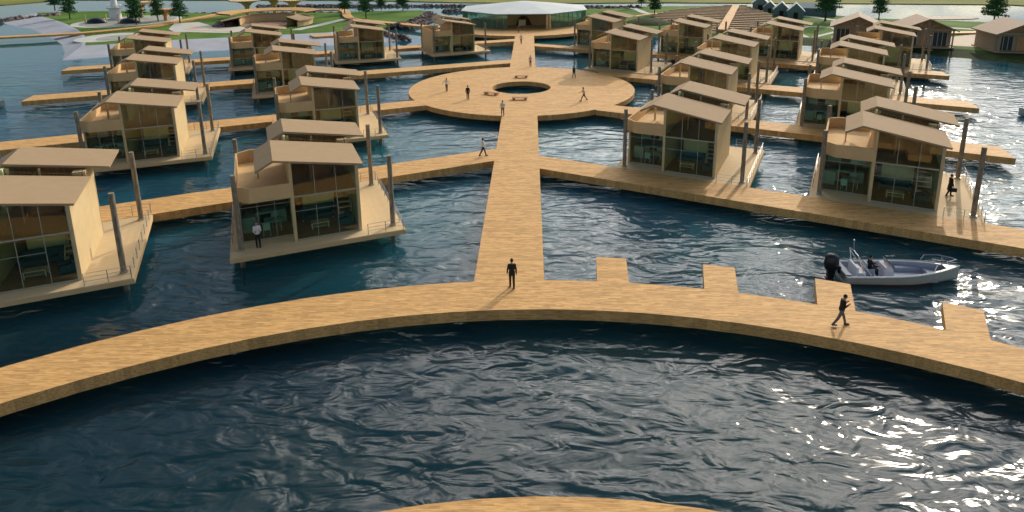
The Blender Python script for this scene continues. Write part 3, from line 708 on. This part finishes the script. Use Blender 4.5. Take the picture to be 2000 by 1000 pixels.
tag(m_.build('sloping_seawall', CONC), 'pale concrete slope running along the water edge of the lawn', 'seawall')
def ribbon(name, pts, wd, z, mat, th=.12, label=None, cat=None, closed=False):
    V = [Vector((x, y, 0)) for x, y in pts]
    # smooth with Catmull-Rom
    P = []
    for i in range(len(V)-1):
        p0 = V[max(i-1, 0)]; p1 = V[i]; p2 = V[i+1]; p3 = V[min(i+2, len(V)-1)]
        for k in range(6):
            t = k/6; P.append(.5*((2*p1)+(p2-p0)*t+(2*p0-5*p1+4*p2-p3)*t*t+(-p0+3*p1-3*p2+p3)*t**3))
    P.append(V[-1]); l = []; r = []
    for i, q in enumerate(P):
        d = (P[min(i+1, len(P)-1)]-P[max(i-1, 0)]); d.normalize(); nn = Vector((-d.y, d.x, 0))*wd/2
        l.append(q+nn); r.append(q-nn)
    m_ = M()
    for i in range(len(P)-1):
        A, B_, C_, D_ = l[i], l[i+1], r[i+1], r[i]
        up_ = Vector((0, 0, z)); dn = Vector((0, 0, z-th))
        m_.face([A+up_, D_+up_, C_+up_, B_+up_]); m_.face([A+dn, A+up_, B_+up_, B_+dn]); m_.face([D_+up_, D_+dn, C_+dn, C_+up_]); m_.face([A+dn, B_+dn, C_+dn, D_+dn])
    for a, b in ((l[0], r[0]), (r[-1], l[-1])): m_.face([a+Vector((0,0,z)), a+Vector((0,0,z-th)), b+Vector((0,0,z-th)), b+Vector((0,0,z))])
    o = m_.build(name, mat)
    if label: tag(o, label, cat)
    else: tag(o, kind='structure')
    return o
ribbon('long_boardwalk', [(-131, 131), (-113.8, 138), (-106.9, 141), (-99.8, 145), (-94.0, 152.5), (-91.9, 157.4), (-91.6, 164.0), (-89.8, 172.2), (-88.6, 182.7), (-87.5, 189.9), (-84, 194.6), (-73.0, 196.4), (-55, 195.1)], 2.6, 0.0, DECK, .4)
ribbon('long_boardwalk', [(-55, 193), (-52.5, 188), (-48.5, 175.4), (-43.8, 167.0), (-37, 161.8), (-31, 157.5), (-23.8, 151.8), (-15, 147)], 2.4, 0.006, DECK, .4)
def ellipse(c, rx, ry, n=32, rot=0): return [(c[0]+rx*cos(t)*cos(rot)-ry*sin(t)*sin(rot), c[1]+rx*cos(t)*sin(rot)+ry*sin(t)*cos(rot)) for t in [2*pi*i/n for i in range(n)]]
flat('paved_path', ellipse((-91, 138.8), 6.2, 7.6), -1, LAWN+.03, PATHM); flat('lawn_island', ellipse((-89, 138.2), 3.6, 4.6), -1, LAWN+.06, PAVE)
flat('paved_circle', ellipse((-106.5, 171), 12.5, 14.5), -1, LAWN+.034, PATHM); flat('paved_circle_centre', ellipse((-106.3, 171), 11, 12.6), -1, LAWN+.07, PAVE)
flat('beige_paving', [(-85.6, 152.8), (-90.5, 164.4), (-85.7, 167.3), (-76, 156.5), (-71.9, 155.0), (-67.6, 158.8), (-62.1, 149.6), (-68.0, 144.5), (-77.4, 146.8), (-81.1, 147.0)], -1, LAWN+.03, PATHM)
flat('beige_paving', [(-81.5, 152), (-84.5, 161.5), (-76.5, 153.7), (-71.9, 152.0), (-66.6, 152.8), (-68.0, 147), (-77.4, 149.5)], -1, LAWN+.06, SAND)
ribbon('paved_path', [(-53.5, 149), (-52.3, 154), (-50.6, 160), (-49.5, 165), (-47.8, 172)], 2.4, LAWN+.05, PATHM)
flat('timber_terrace', [(-47, 139.6), (-43, 141.2), (-41, 138.2), (-45, 136.6)], LAWN-.3, LAWN+.1, DECK)

# right-hand land
nearR = [(14.0, 152), (20.4, 148.1), (30.9, 142.6), (41, 137.6), (48.2, 134.3), (58.8, 128.7), (63, 124.8), (70.3, 119.5), (76.9, 115.4), (84.8, 108.5), (100, 100), (125, 88)]
farR = [(150, 118), (118, 150), (100, 158), (84, 165), (78, 177), (70, 190), (63, 197.5), (57.8, 200.5), (31, 200.5), (15, 203)]
flat('lawn', nearR+farR, -2.6, LAWN, GRASS)
bankR = [(11.9, 144.2), (19.4, 140.5), (29.4, 135.3), (38.9, 130.6), (45.8, 127.4), (55.9, 123.1), (61.2, 118.5), (66.8, 114.3), (73.1, 110.0), (79.5, 103.4), (95.0, 94.4), (118.6, 82.6)]
m_ = M()
for k_ in range(len(nearR)-1):
    a, b, c, d = bankR[k_], bankR[k_+1], nearR[k_+1], nearR[k_]
    m_.face([(a[0], a[1], WATER-.1), (b[0], b[1], WATER-.1), (c[0], c[1], LAWN+.03), (d[0], d[1], LAWN+.03)])
tag(m_.build('grassy_bank', BANKG), kind='structure')
ribbon('paved_path', [(30.6, 199.5), (32.3, 190), (33.1, 180.3), (35.5, 178)], 2.0, LAWN+.05, PATHM)
ribbon('garden_boardwalk', [(16, 160), (23.4, 166.7), (28.8, 172.3), (34.6, 178.3), (46.8, 186.3), (61.1, 195)], 1.5, LAWN+.1, DECK)
ribbon('garden_boardwalk', [(34.6, 178.3), (36.6, 170), (36.6, 162), (35.5, 154), (41, 144)], 1.4, LAWN+.11, DECK)
ribbon('garden_boardwalk', [(61.6, 195), (62.4, 180), (62, 166.8), (58.2, 155)], 1.2, LAWN+.105, DECK)
ribbon('paved_path', [(56.9, 131), (57.5, 136), (59.8, 142.5), (64, 148), (68, 146), (67, 140.5), (64.5, 137.5), (58, 131)], 1.0, LAWN+.05, PATHM)
ribbon('paved_path', [(66, 173), (72, 170), (76, 160), (86, 150), (98, 140)], 2.2, LAWN+.052, PATHM)
m_ = M(); m_.ball((30, 158.5, LAWN-1.2), 6.5, 28, 14, 0, (1, 1.25, .34)); tag(m_.build('grass_mound', BANKG, None, True), kind='structure')
m_ = M(); m_.prism([(78, 119), (92, 112), (104, 118), (92, 134), (80, 128)], -1.5, LAWN+.03); tag(m_.build('sand_patch', SAND), kind='structure')
ribbon('garden_boardwalk', [(79, 131), (87, 134.5), (100, 135)], 2.4, LAWN+.35, DECK, .3)
flat('sandbar', ellipse((106.4, 168.8), 9, 3.2), -3, WATER+.12, SAND)
flat('sandbar', ellipse((129.1, 159.4), 9, 3.0), -3, WATER+.12, SAND)
# planting beds
A = Vector((42.9, 141.8, 0)); B_ = Vector((61.8, 194, 0)); axd = (B_-A).normalized(); pr_ = Vector((axd.y, -axd.x, 0))
def wing(nm, label, pts):
    r_ = empty(nm, (0, 0, 0), 0, label, 'planting bed', 'stepped planting beds')
    Ltot = (B_-A).length; nrow = 15; stp = M(); edge = M()
    for i in range(nrow):
        t0 = i/nrow; t1 = (i+.82)/nrow
        def wd(t):
            for (ta, wa), (tb, wb) in zip(pts[:-1], pts[1:]):
                if ta <= t <= tb: return wa+(wb-wa)*(t-ta)/(tb-ta)
            return 0.5
        s = 1 if pts[1][1] > 0 else -1; g = s*1.0
        a0, a1 = wd(t0), wd(t1)
        q = [A+axd*Ltot*t0+pr_*g, A+axd*Ltot*t0+pr_*(a0+g), A+axd*Ltot*t1+pr_*(a1+g), A+axd*Ltot*t1+pr_*g]
        stp = M(); stp.prism([(v.x, v.y) for v in q], -1, LAWN+.15+.03*i); stp.build('soil_row', SOIL, r_)
        q = [A+axd*Ltot*(t1)+pr_*g, A+axd*Ltot*(t1)+pr_*(a1+g), A+axd*(Ltot*t1+.45)+pr_*(a1+g), A+axd*(Ltot*t1+.45)+pr_*g]
        edge = M(); edge.prism([(v.x, v.y) for v in q], -1, LAWN+.45+.03*i); edge.build('timber_edging', TIMB, r_)
wing('planting_terrace', 'stepped brown planting beds on the pavilion side of the sloping path', [(0, -3), (.42, -19), (.7, -15), (1, -2)])
wing('planting_terrace', 'stepped brown planting beds on the greenhouse side of the sloping path', [(0, 4), (.28, 9), (.6, 9), (1, 2)])
ribbon('garden_boardwalk', [(A.x-.6, A.y-2), (A.x+axd.x*27, A.y+axd.y*27), (B_.x, B_.y)], 2.0, LAWN+.62, DECK, .5)
# greenhouses
def hut(x, y, s, label):
    r_ = empty('greenhouse', (x, y, LAWN), radians(-20), label, 'greenhouse', 'small greenhouses')
    m_ = M(); m_.box(-1.6*s, 1.6*s, -2.4*s, 2.4*s, 0, 1.5*s); m_.build('glass_wall', CYAN, r_)
    m_ = M(); m_.ext_y([(-1.9*s, 1.5*s), (1.9*s, 1.5*s), (0, 3.3*s)], -2.6*s, 2.6*s); m_.build('roof', CYAN, r_)
    m_ = M(); m_.box(-.45*s, .45*s, -2.5*s, -2.41*s, 0, 1.3*s); m_.build('door', DARK, r_)
hut(66.5, 187, 1.25, 'tallest blue-green gabled greenhouse, farthest along its row'); hut(67, 181, .95, 'low blue-green greenhouse, second in its row from the far end')
hut(67, 172.5, 1.1, 'blue-green gabled greenhouse, third in its row from the far end'); hut(68.5, 167, 1.15, 'blue-green gabled greenhouse nearest the water in its row')
gl = empty('long_greenhouse', (75.5, 172, LAWN), radians(-25), 'long low glasshouse with pale blue roof behind the small gables', 'greenhouse')
m_ = M(); m_.box(-5, 5, -2, 2, 0, 2); m_.build('glass_wall', CYAN, gl); m_ = M(); m_.ext_x([(-2.3, 2), (2.3, 2), (0, 3.2)], -5.2, 5.2); m_.build('roof', PROOF, gl)
# gabled lodges
LODW = simple('weathered_lodge_board', (0.36, 0.26, 0.17), 0.8, var=.12); LODR = simple('lodge_roof', (0.36, 0.25, 0.16), 0.8, var=.08)
def make_lodge():
    r_ = empty('gabled_lodge'); W_, D_, H_ = 8.0, 7.0, 3.3
    m_ = M(); m_.box(-.3, W_+.3, -1.4, D_+.3, .0, .22); m_.build('platform', LODW, r_)
    for x in (.1, W_/2, W_-.1):
        m_ = M(); m_.tube((x, -1.2, -2.6), (x, -1.2, 0), .13); m_.build('stilt', BARK, r_)
    m_ = M(); m_.box(0, W_, 0, .12, .22, H_); m_.box(0, .12, .12, D_, .22, H_); m_.box(W_-.12, W_, .12, D_, .22, H_); m_.box(.12, W_-.12, D_-.12, D_, .22, H_)
    m_.ext_y([(0, H_), (W_, H_), (W_/2, H_+1.75)], 0, .12, 1); m_.build('wall', [LODW, INB], r_)
    m_ = M(); m_.box(-.2, W_+.2, -1.25, D_, -2.2, -.01); m_.build('underfloor_shade', DARK, r_)  # near-black box painted in as the shade beneath the stilted platform
    for x in (.5, 5.2):
        m_ = M(); m_.box(x, x+2.2, -.03, -.005, .3, 2.7); wi = m_.build('window', BLACKM, r_)
        m_ = M()
        for q in (0, .73, 1.46, 2.2): m_.box(x+q-.04, x+q+.04, -.07, -.031, .3, 2.7)
        m_.build('window_frame', FRAME, wi)
    m_ = M(); m_.box(3.3, 4.7, -.06, -.005, .22, 2.6); m_.build('door', INB, r_)
    m_ = M(); h2 = H_+1.75
    for s in (0, 1):
        p = [(-.7, H_-.28), (W_/2, h2+.03), (W_/2, h2+.21), (-.7, H_-.10)]
        if s: p = [(W_-x, z) for x, z in p]
        m_.ext_y(p, -1.7, D_+.4)
    m_.build('roof', LODR, r_)
    m_ = M()
    for x in (.0, W_/2-.1, W_-.2): m_.box(x, x+.2, -1.5, -1.3, .22, H_+.0)
    m_.box(-.3, W_+.3, -1.5, -1.3, H_-.1, H_+.1); m_.box(W_/2-.09, W_/2+.09, -1.48, -1.32, H_, h2-.05)
    for s in (-1, 1): m_.tube((W_/2, -1.4, H_+.05), (W_/2+s*1.5, -1.4, H_+1.05), .09); 
    m_.build('porch_truss', LODW, r_)
    m_ = M(); m_.box(3.2, 4.8, -2.6, -1.41, -.25, -.15); m_.build('landing', INB, r_)
    return r_
lg = make_lodge()
for i, (x, y, a, lab) in enumerate([(58.6, 123.9, -25, 'gabled tan lodge on the dark bank, nearest the greenhouses'), (68.3, 118.9, -16, 'gabled tan lodge on the dark bank, between the other two lodges'), (80.6, 112.2, -10, 'gabled tan lodge on the dark bank, partly cut off by the picture edge')]):
    o = lg if i == 0 else copy_tree(lg); o.location = (x, y, -.45); o.rotation_euler.z = radians(a); tag(o, lab, 'lodge', 'gabled lodges on the bank')

# ---------------------------------------------------------------- far shore
m_ = M(); m_.prism([(-398.4, 189.7), (-246.6, 213.4), (-191.6, 233.4), (-185.9, 248.6), (-180.2, 254.2), (-62.0, 240.1), (-22.7, 226.7), (12.4, 221.0), (46.5, 219.6), (109.1, 209.6), (146.2, 202.5), (153.8, 192.6), (246.7, 170.8), (398.5, 151.7), (1328.2, 1138.4), (948.7, 2181.9), (-948.5, 2181.9), (-1328.0, 1138.4)], -6, WATER+.2)
tag(m_.build('far_field', SHORE), kind='structure')

# ---------------------------------------------------------------- rocks
def rocks(label, line, wd, n, size, ztop, seed):
    rr = random.Random(seed); m_ = M(); L_ = [Vector((x, y, 0)) for x, y in line]; seg = [(b-a).length for a, b in zip(L_[:-1], L_[1:])]; tot = sum(seg)
    for k in range(n):
        u = rr.random()*tot; i = 0
        while u > seg[i] and i < len(seg)-1: u -= seg[i]; i += 1
        q = L_[i].lerp(L_[i+1], min(1, u/seg[i])); d = (L_[i+1]-L_[i]).normalized(); o = rr.uniform(-1, 1)
        q = q+Vector((-d.y, d.x, 0))*wd/2*o; s = size*rr.uniform(.6, 1.3)
        z = WATER-.2+(ztop-WATER)*(1-abs(o))*rr.uniform(.5, 1.0)
        st_ = len(m_.v); m_.ball((q.x, q.y, z), s, 5, 4, 0, (rr.uniform(.8, 1.3), rr.uniform(.8, 1.3), rr.uniform(.5, .9)))
        for v in range(st_, len(m_.v)):
            x, y, zz = m_.v[v]; m_.v[v] = (x+rr.uniform(-.2, .2)*s, y+rr.uniform(-.2, .2)*s, zz+rr.uniform(-.2, .2)*s)
    tag(m_.build('rock_breakwater', ROCK), label, 'breakwater', 'rock breakwaters', 'stuff')
rocks('long low line of dark rocks in front of the far field', [(-91.9, 220.1), (-55.9, 216.3), (-22.7, 213.4), (-10.4, 212.0)], 3.6, 700, .55, -0.35, 1)
rocks('dark rocks edging the far side of the lawn and boardwalk', [(-108.1, 192.6), (-90.1, 189.7), (-66.3, 191.1), (-53.1, 189.7)], 3.2, 420, .55, -0.15, 2)
rocks('short line of dark rocks beside the glass pavilion', [(-25.1, 195.9), (-15.1, 194.5)], 3.6, 130, .6, -0.15, 3)
rocks('triangular rock slope on the tip of the lawn', [(-31.3, 155.5), (-28.4, 163.2), (-27.0, 174.6), (-27.5, 184.0)], 6.0, 420, .6, 0.55, 4)
rocks('dark rocks running down into the water by the inner left house', [(-33.1, 145.6), (-29.3, 139.9), (-24.6, 135.2)], 1.6, 80, .5, 0.25, 5)
rocks('dark rocks at the outer tip of the left seawall', [(-148.9, 175.5), (-143.1, 183.1), (-138.4, 188.8)], 3.0, 120, .8, 0.05, 6)
rocks('band of dark rocks behind the right lawn', [(16.2, 197.3), (34.2, 197.3)], 9, 420, .6, 0.25, 7)

# ---------------------------------------------------------------- left park features
tw = empty('lookout_tower', (-113.5, 176.5, LAWN), 0, 'white round lookout tower on the grey paved circle', 'tower')
m_ = M(); m_.tube((0, 0, 0), (0, 0, 2.9), 1.55, 1.4, 18); m_.build('tower_base', WHITE, tw)
m_ = M(); m_.tube((0, 0, 2.9), (0, 0, 3.1), 1.9, 1.9, 18); m_.build('balcony', FRAME, tw)
m_ = M(); m_.tube((0, 0, 3.1), (0, 0, 6.6), .9, .75, 16); m_.build('tower_shaft', WHITE, tw)
m_ = M()
for i in range(12): a = 2*pi*i/12; m_.tube((1.8*cos(a), 1.8*sin(a), 3.1), (1.8*cos(a), 1.8*sin(a), 3.9), .04)
m_.path([(1.8*cos(2*pi*i/12), 1.8*sin(2*pi*i/12), 3.9) for i in range(13)], .04); m_.build('railing', WHITE, tw)
m_ = M(); m_.tube((0, 0, 6.6), (0, 0, 8.2), 1.2, .05, 16); m_.build('roof', FRAME, tw)
for i, (x, y, lab) in enumerate([(-112.2, 166.5, 'low dark dome shelter on the paved circle, on the seawall side'), (-103.0, 165.8, 'low dark dome shelter on the paved circle, on the boardwalk side')]):
    r_ = empty('dome_shelter', (x, y, LAWN), 0, lab, 'shelter', 'dark dome shelters')
    m_ = M(); m_.ball((0, 0, 0), 2.4, 20, 12, 0, (1.1, .8, .62)); m_.build('dome', BLACKM, r_, True)
    for s in (-1, 1):
        m_ = M(); m_.tube((s*2.9, -.3, 0), (s*2.7, -.3, 2.4), .16); m_.build('post', TIMB, r_)
def timber_tree(x, y, h, rc, lab, mat=TIMB):
    r_ = empty('timber_canopy', (x, y, LAWN), 0, lab, 'canopy', 'tree-shaped timber canopies')
    m_ = M(); rings = []
    for z, r in ((0, .5), (.4*h, .5), (.65*h, .75), (.85*h, 1.5), (h, rc*.8)): rings.append([(r*cos(2*pi*i/12), r*sin(2*pi*i/12), z) for i in range(12)])
    m_.loft(rings); m_.build('flared_column', mat, r_)
    m_ = M(); m_.tube((0, 0, h), (0, 0, h+.25), rc, rc*1.02, 24)
    for i in range(16): a = 2*pi*i/16; m_.tube((rc*.6*cos(a), rc*.6*sin(a), h-.1), (rc*1.05*cos(a), rc*1.05*sin(a), h+.1), .07)
    m_.build('canopy_disc', mat, r_)
timber_tree(-78.4, 181, 4.3, 4.6, 'tree-shaped timber canopy nearest the bend of the long boardwalk')
timber_tree(-72.0, 184.5, 4.6, 4.2, 'tree-shaped timber canopy, middle of the three by the curved roof')
timber_tree(-64.9, 180, 4.4, 4.0, 'tree-shaped timber canopy of the three, closest to the pavilion')
timber_tree(-107.8, 179.2, 4.2, 3.4, 'tree-shaped timber canopy behind the white lookout tower')
timber_tree(-96.6, 171.5, 2.9, 2.6, 'low orange timber canopy between two conifers on the paved circle', simple('orange_timber', (0.62, 0.34, 0.16), 0.7))
ch_ = empty('curved_hall', (-64.5, 161, LAWN), 0, 'long curved tan timber roof on the lawn behind the left houses', 'hall')
def arcband(r0, r1, a0, a1, z0a, z0b, th, n=20):
    m_ = M()
    for i in range(n):
        t0 = radians(a0+(a1-a0)*i/n); t1 = radians(a0+(a1-a0)*(i+1)/n)
        q = [(r0*cos(t0), r0*sin(t0), z0a), (r1*cos(t0), r1*sin(t0), z0b), (r1*cos(t1), r1*sin(t1), z0b), (r0*cos(t1), r0*sin(t1), z0a)]
        m_.face(q); b = [(x, y, z-th) for x, y, z in q]; m_.face(b[::-1]); m_.face([q[1], b[1], b[2], q[2]]); m_.face([q[3], b[3], b[0], q[0]])
    return m_
arcband(6.5, 11, -30, 215, 2.2, 1.5, .3).build('roof', ROOFM, ch_)
arcband(9, 12.5, 20, 190, 2.7, 3.1, .3).build('upper_roof', DECK, ch_)
arcband(6.8, 7.0, -30, 215, 2.0, 2.0, 2.0).build('inner_wall', PARA, ch_)
arcband(10.4, 10.6, -30, 215, 1.5, 1.5, 1.5).build('outer_wall', PARA, ch_)
m_ = M(); m_.prism(ellipse((0, 0), 6.6, 6.6), .0, .12); m_.build('courtyard_floor', SOIL, ch_)
m_ = M(); m_.ball((-10.5, -1, -.3), 4, 16, 8, 0, (.7, 1.3, .4)); m_.build('stone_slope', ROCK, ch_)

# ---------------------------------------------------------------- trees
def tree_meshes(seed, h, rc, bare):
    rr = random.Random(seed)
    tk = M(); tk.tube((0, 0, 0), (rr.uniform(-.05, .05), 0, h*.5), .17, .1, 8); tk.tube((0, 0, h*.5), (0, 0, h*.96), .1, .02, 6)
    cr = M(); z = bare
    while z < h:
        f = (z-bare)/(h-bare); R = rc*.95*(1-f)**.65*(0.55+.45*min(1, f*5+.4))*rr.uniform(.8, 1.15)+.15
        nb = rr.randint(4, 7); a0 = rr.uniform(0, 6.28)
        for b in range(nb):
            a = a0+6.28*b/nb+rr.uniform(-.35, .35); Rb = R*rr.uniform(.55, 1.15); up_ = rr.uniform(-.12, .22)
            tip = Vector((cos(a)*Rb, sin(a)*Rb, z+Rb*up_)); tk.tube((0, 0, z-.05), tip*1.0, .035, .012, 4)
            m_ = max(6, int(Rb*26))
            for k in range(m_):
                t = rr.uniform(.25, 1.05); sp = .16+.22*(1-abs(t-.6))
                p = Vector((cos(a)*Rb*t, sin(a)*Rb*t, z+Rb*up_*t))+Vector((rr.gauss(0, sp), rr.gauss(0, sp), rr.gauss(0, sp*.45)))
                u = Vector((rr.uniform(-1, 1), rr.uniform(-1, 1), rr.uniform(-.5, .5))).normalized(); v = u.orthogonal().normalized(); s = rr.uniform(.10, .20)
                v = (Matrix.Rotation(rr.uniform(0, 6.28), 3, u) @ v)
                cr.face([p-u*s*1.5, p+v*s*.7, p+u*s*1.5, p-v*s*.7])
        z += rr.uniform(.28, .5)
    return tk.mesh('trunk', [BARK]), cr.mesh('crown', [LEAF])
TM = [tree_meshes(11, 8.8, 2.2, 2.0), tree_meshes(23, 9.6, 2.0, 1.9), tree_meshes(35, 8.0, 2.5, 2.1)]
TREES = [(-149.7, 202.6, 1.05, 0, 'conifer at the outer end of the left lawn'), (-127.3, 177.7, 1.0, 1, 'conifer on the left lawn between its outer end and the lookout tower'), (-98.8, 161.8, 1.05, 0, 'full conifer beside the long boardwalk in front of the paved circle'),
 (-97.6, 169.5, .95, 1, 'conifer on the paved circle beside the low orange canopy'), (-89.3, 165.0, .95, 2, 'conifer standing right beside the bend of the long boardwalk'), (-51.4, 183.0, .95, 0, 'conifer at the top of the curved boardwalk ramp'),
 (-43.0, 173.5, 1.05, 1, 'conifer on the lawn behind the curved boardwalk ramp'), (-43.8, 195.5, .75, 0, 'small conifer on the back edge of the left lawn'), (-36.8, 193.2, .9, 2, 'conifer near the tip of the left lawn'),
 (35.0, 199.8, .75, 1, 'small conifer at the back of the right lawn behind the rocks'), (34.4, 174.9, .9, 0, 'conifer beside the dark grass mound'), (72.6, 159.1, 1.35, 2, 'large dense conifer behind the lodge nearest the greenhouses'),
 (86.2, 160.7, .95, 1, 'slim conifer rising between two lodges'), (105.5, 148.8, 1.1, 2, 'wide-branched conifer rising behind the lodge at the picture edge')]
for i, (x, y, s, k, lab) in enumerate(TREES):
    r_ = empty('conifer_tree', (x, y, LAWN), i*1.3, lab, 'tree', 'conifers on the lawns'); r_.scale = (s, s, s)
    for me in TM[k]:
        o = bpy.data.objects.new(me.name, me); COL.objects.link(o); o.parent = r_

# ---------------------------------------------------------------- camera, light, sky
F = 1264.25; pitch, roll, yaw = (0.237643, -0.011270, -0.030128)
cp, sp, cy_, sy_ = cos(pitch), sin(pitch), cos(yaw), sin(yaw)
fwd = Vector((sy_*cp, cy_*cp, -sp)); rgt = Vector((cy_, -sy_, 0)); upv = rgt.cross(fwd)
r2 = rgt*cos(roll)+upv*sin(roll); u2 = upv*cos(roll)-rgt*sin(roll)
cam = bpy.data.cameras.new('camera'); co = bpy.data.objects.new('camera', cam); COL.objects.link(co)
co.matrix_world = Matrix(((r2.x, u2.x, -fwd.x, 1.26), (r2.y, u2.y, -fwd.y, 0), (r2.z, u2.z, -fwd.z, 18.25), (0, 0, 0, 1)))
cam.sensor_width = 36; cam.lens = 36*F/2000; cam.shift_y = -301.06/2000; cam.clip_start = .5; cam.clip_end = 5000
scene.camera = co
AZ, EL = radians(31.5), radians(22.5)       # sun azimuth from +Y towards +X, elevation
sd = Vector((sin(AZ)*cos(EL), cos(AZ)*cos(EL), sin(EL)))
sun = bpy.data.lights.new('sun', 'SUN'); sun.energy = 2.8; sun.angle = radians(.5); sun.color = (1, .87, .70)
so = bpy.data.objects.new('sun', sun); COL.objects.link(so); so.rotation_euler = sd.to_track_quat('Z', 'Y').to_euler()
wd = bpy.data.worlds.new('World'); scene.world = wd; wd.use_nodes = True; nt = wd.node_tree; N = nt.nodes
bg = N['Background']; sky = N.new('ShaderNodeTexSky'); sky.sky_type = 'NISHITA'; sky.sun_disc = False; sky.sun_elevation = EL; sky.sun_rotation = AZ
sky.air_density = 1.0; sky.dust_density = 0.5; sky.ozone_density = 1.0
# broken cloud in the sky
tc = N.new('ShaderNodeTexCoord'); sx = N.new('ShaderNodeSeparateXYZ'); L(nt, tc.outputs['Generated'], sx.inputs[0])
mz = N.new('ShaderNodeMath'); mz.operation = 'MAXIMUM'; mz.inputs[1].default_value = .05; L(nt, sx.outputs[2], mz.inputs[0])
dv = N.new('ShaderNodeVectorMath'); dv.operation = 'SCALE'; iv = N.new('ShaderNodeMath'); iv.operation = 'DIVIDE'; iv.inputs[0].default_value = 1; L(nt, mz.outputs[0], iv.inputs[1])
L(nt, tc.outputs['Generated'], dv.inputs[0]); L(nt, iv.outputs[0], dv.inputs['Scale'])
no = N.new('ShaderNodeTexNoise'); no.inputs['Scale'].default_value = 1.3; no.inputs['Detail'].default_value = 6; no.inputs['Roughness'].default_value = .55; no.inputs['Distortion'].default_value = .3; L(nt, dv.outputs[0], no.inputs['Vector'])
cr = N.new('ShaderNodeValToRGB'); cr.color_ramp.elements[0].position = .44; cr.color_ramp.elements[1].position = .60; L(nt, no.outputs[0], cr.inputs[0])
# clouds are brighter towards the sun
dp = N.new('ShaderNodeVectorMath'); dp.operation = 'DOT_PRODUCT'; dp.inputs[1].default_value = sd; L(nt, tc.outputs['Generated'], dp.inputs[0])
mxd = N.new('ShaderNodeMath'); mxd.operation = 'MAXIMUM'; mxd.inputs[1].default_value = 0; L(nt, dp.outputs['Value'], mxd.inputs[0])
p2 = N.new('ShaderNodeMath'); p2.operation = 'MULTIPLY_ADD'; p2.inputs[1].default_value = 1.6; p2.inputs[2].default_value = 3.8; L(nt, mxd.outputs[0], p2.inputs[0])
cc = N.new('ShaderNodeVectorMath'); cc.operation = 'SCALE'; cc.inputs[0].default_value = (.74, .92, 1.10)
lz = N.new('ShaderNodeMapRange'); lz.inputs[1].default_value = .1; lz.inputs[2].default_value = .75; lz.inputs[3].default_value = 1.3; lz.inputs[4].default_value = .45; L(nt, sx.outputs[2], lz.inputs[0])
lm = N.new('ShaderNodeMath'); lm.operation = 'MULTIPLY'; L(nt, p2.outputs[0], lm.inputs[0]); L(nt, lz.outputs[0], lm.inputs[1]); L(nt, lm.outputs[0], cc.inputs['Scale'])
mx = N.new('ShaderNodeMix'); mx.data_type = 'RGBA'; L(nt, cr.outputs[0], mx.inputs[0]); L(nt, sky.outputs[0], mx.inputs[6]); L(nt, cc.outputs[0], mx.inputs[7])
# hazy glow round the sun, patchy with the cloud
pw = N.new('ShaderNodeMath'); pw.operation = 'POWER'; pw.inputs[1].default_value = 4.2; L(nt, mxd.outputs[0], pw.inputs[0])
cm = N.new('ShaderNodeMath'); cm.operation = 'MULTIPLY_ADD'; cm.inputs[1].default_value = 95; cm.inputs[2].default_value = 8; L(nt, cr.outputs[0], cm.inputs[0])
gm = N.new('ShaderNodeMath'); gm.operation = 'MULTIPLY'; L(nt, pw.outputs[0], gm.inputs[0]); L(nt, cm.outputs[0], gm.inputs[1])
gc = N.new('ShaderNodeVectorMath'); gc.operation = 'SCALE'; gc.inputs[0].default_value = (1.0, .93, .85); 
hz = N.new('ShaderNodeMapRange'); hz.inputs[1].default_value = 0.10; hz.inputs[2].default_value = .46; hz.inputs[3].default_value = .0; L(nt, sx.outputs[2], hz.inputs[0])
gh = N.new('ShaderNodeMath'); gh.operation = 'MULTIPLY'; L(nt, gm.outputs[0], gh.inputs[0]); L(nt, hz.outputs[0], gh.inputs[1]); L(nt, gh.outputs[0], gc.inputs['Scale'])
ad = N.new('ShaderNodeVectorMath'); ad.operation = 'ADD'; L(nt, mx.outputs[2], ad.inputs[0]); L(nt, gc.outputs[0], ad.inputs[1])
L(nt, ad.outputs[0], bg.inputs[0]); bg.inputs[1].default_value = .10
scene.view_settings.view_transform = 'Standard'; scene.view_settings.look = 'None'; scene.view_settings.exposure = -0.1; scene.view_settings.gamma = 1
try: scene.cycles.use_denoising = True; scene.cycles.max_bounces = 8; scene.cycles.transparent_max_bounces = 16; scene.cycles.sample_clamp_indirect = 4
except Exception: pass
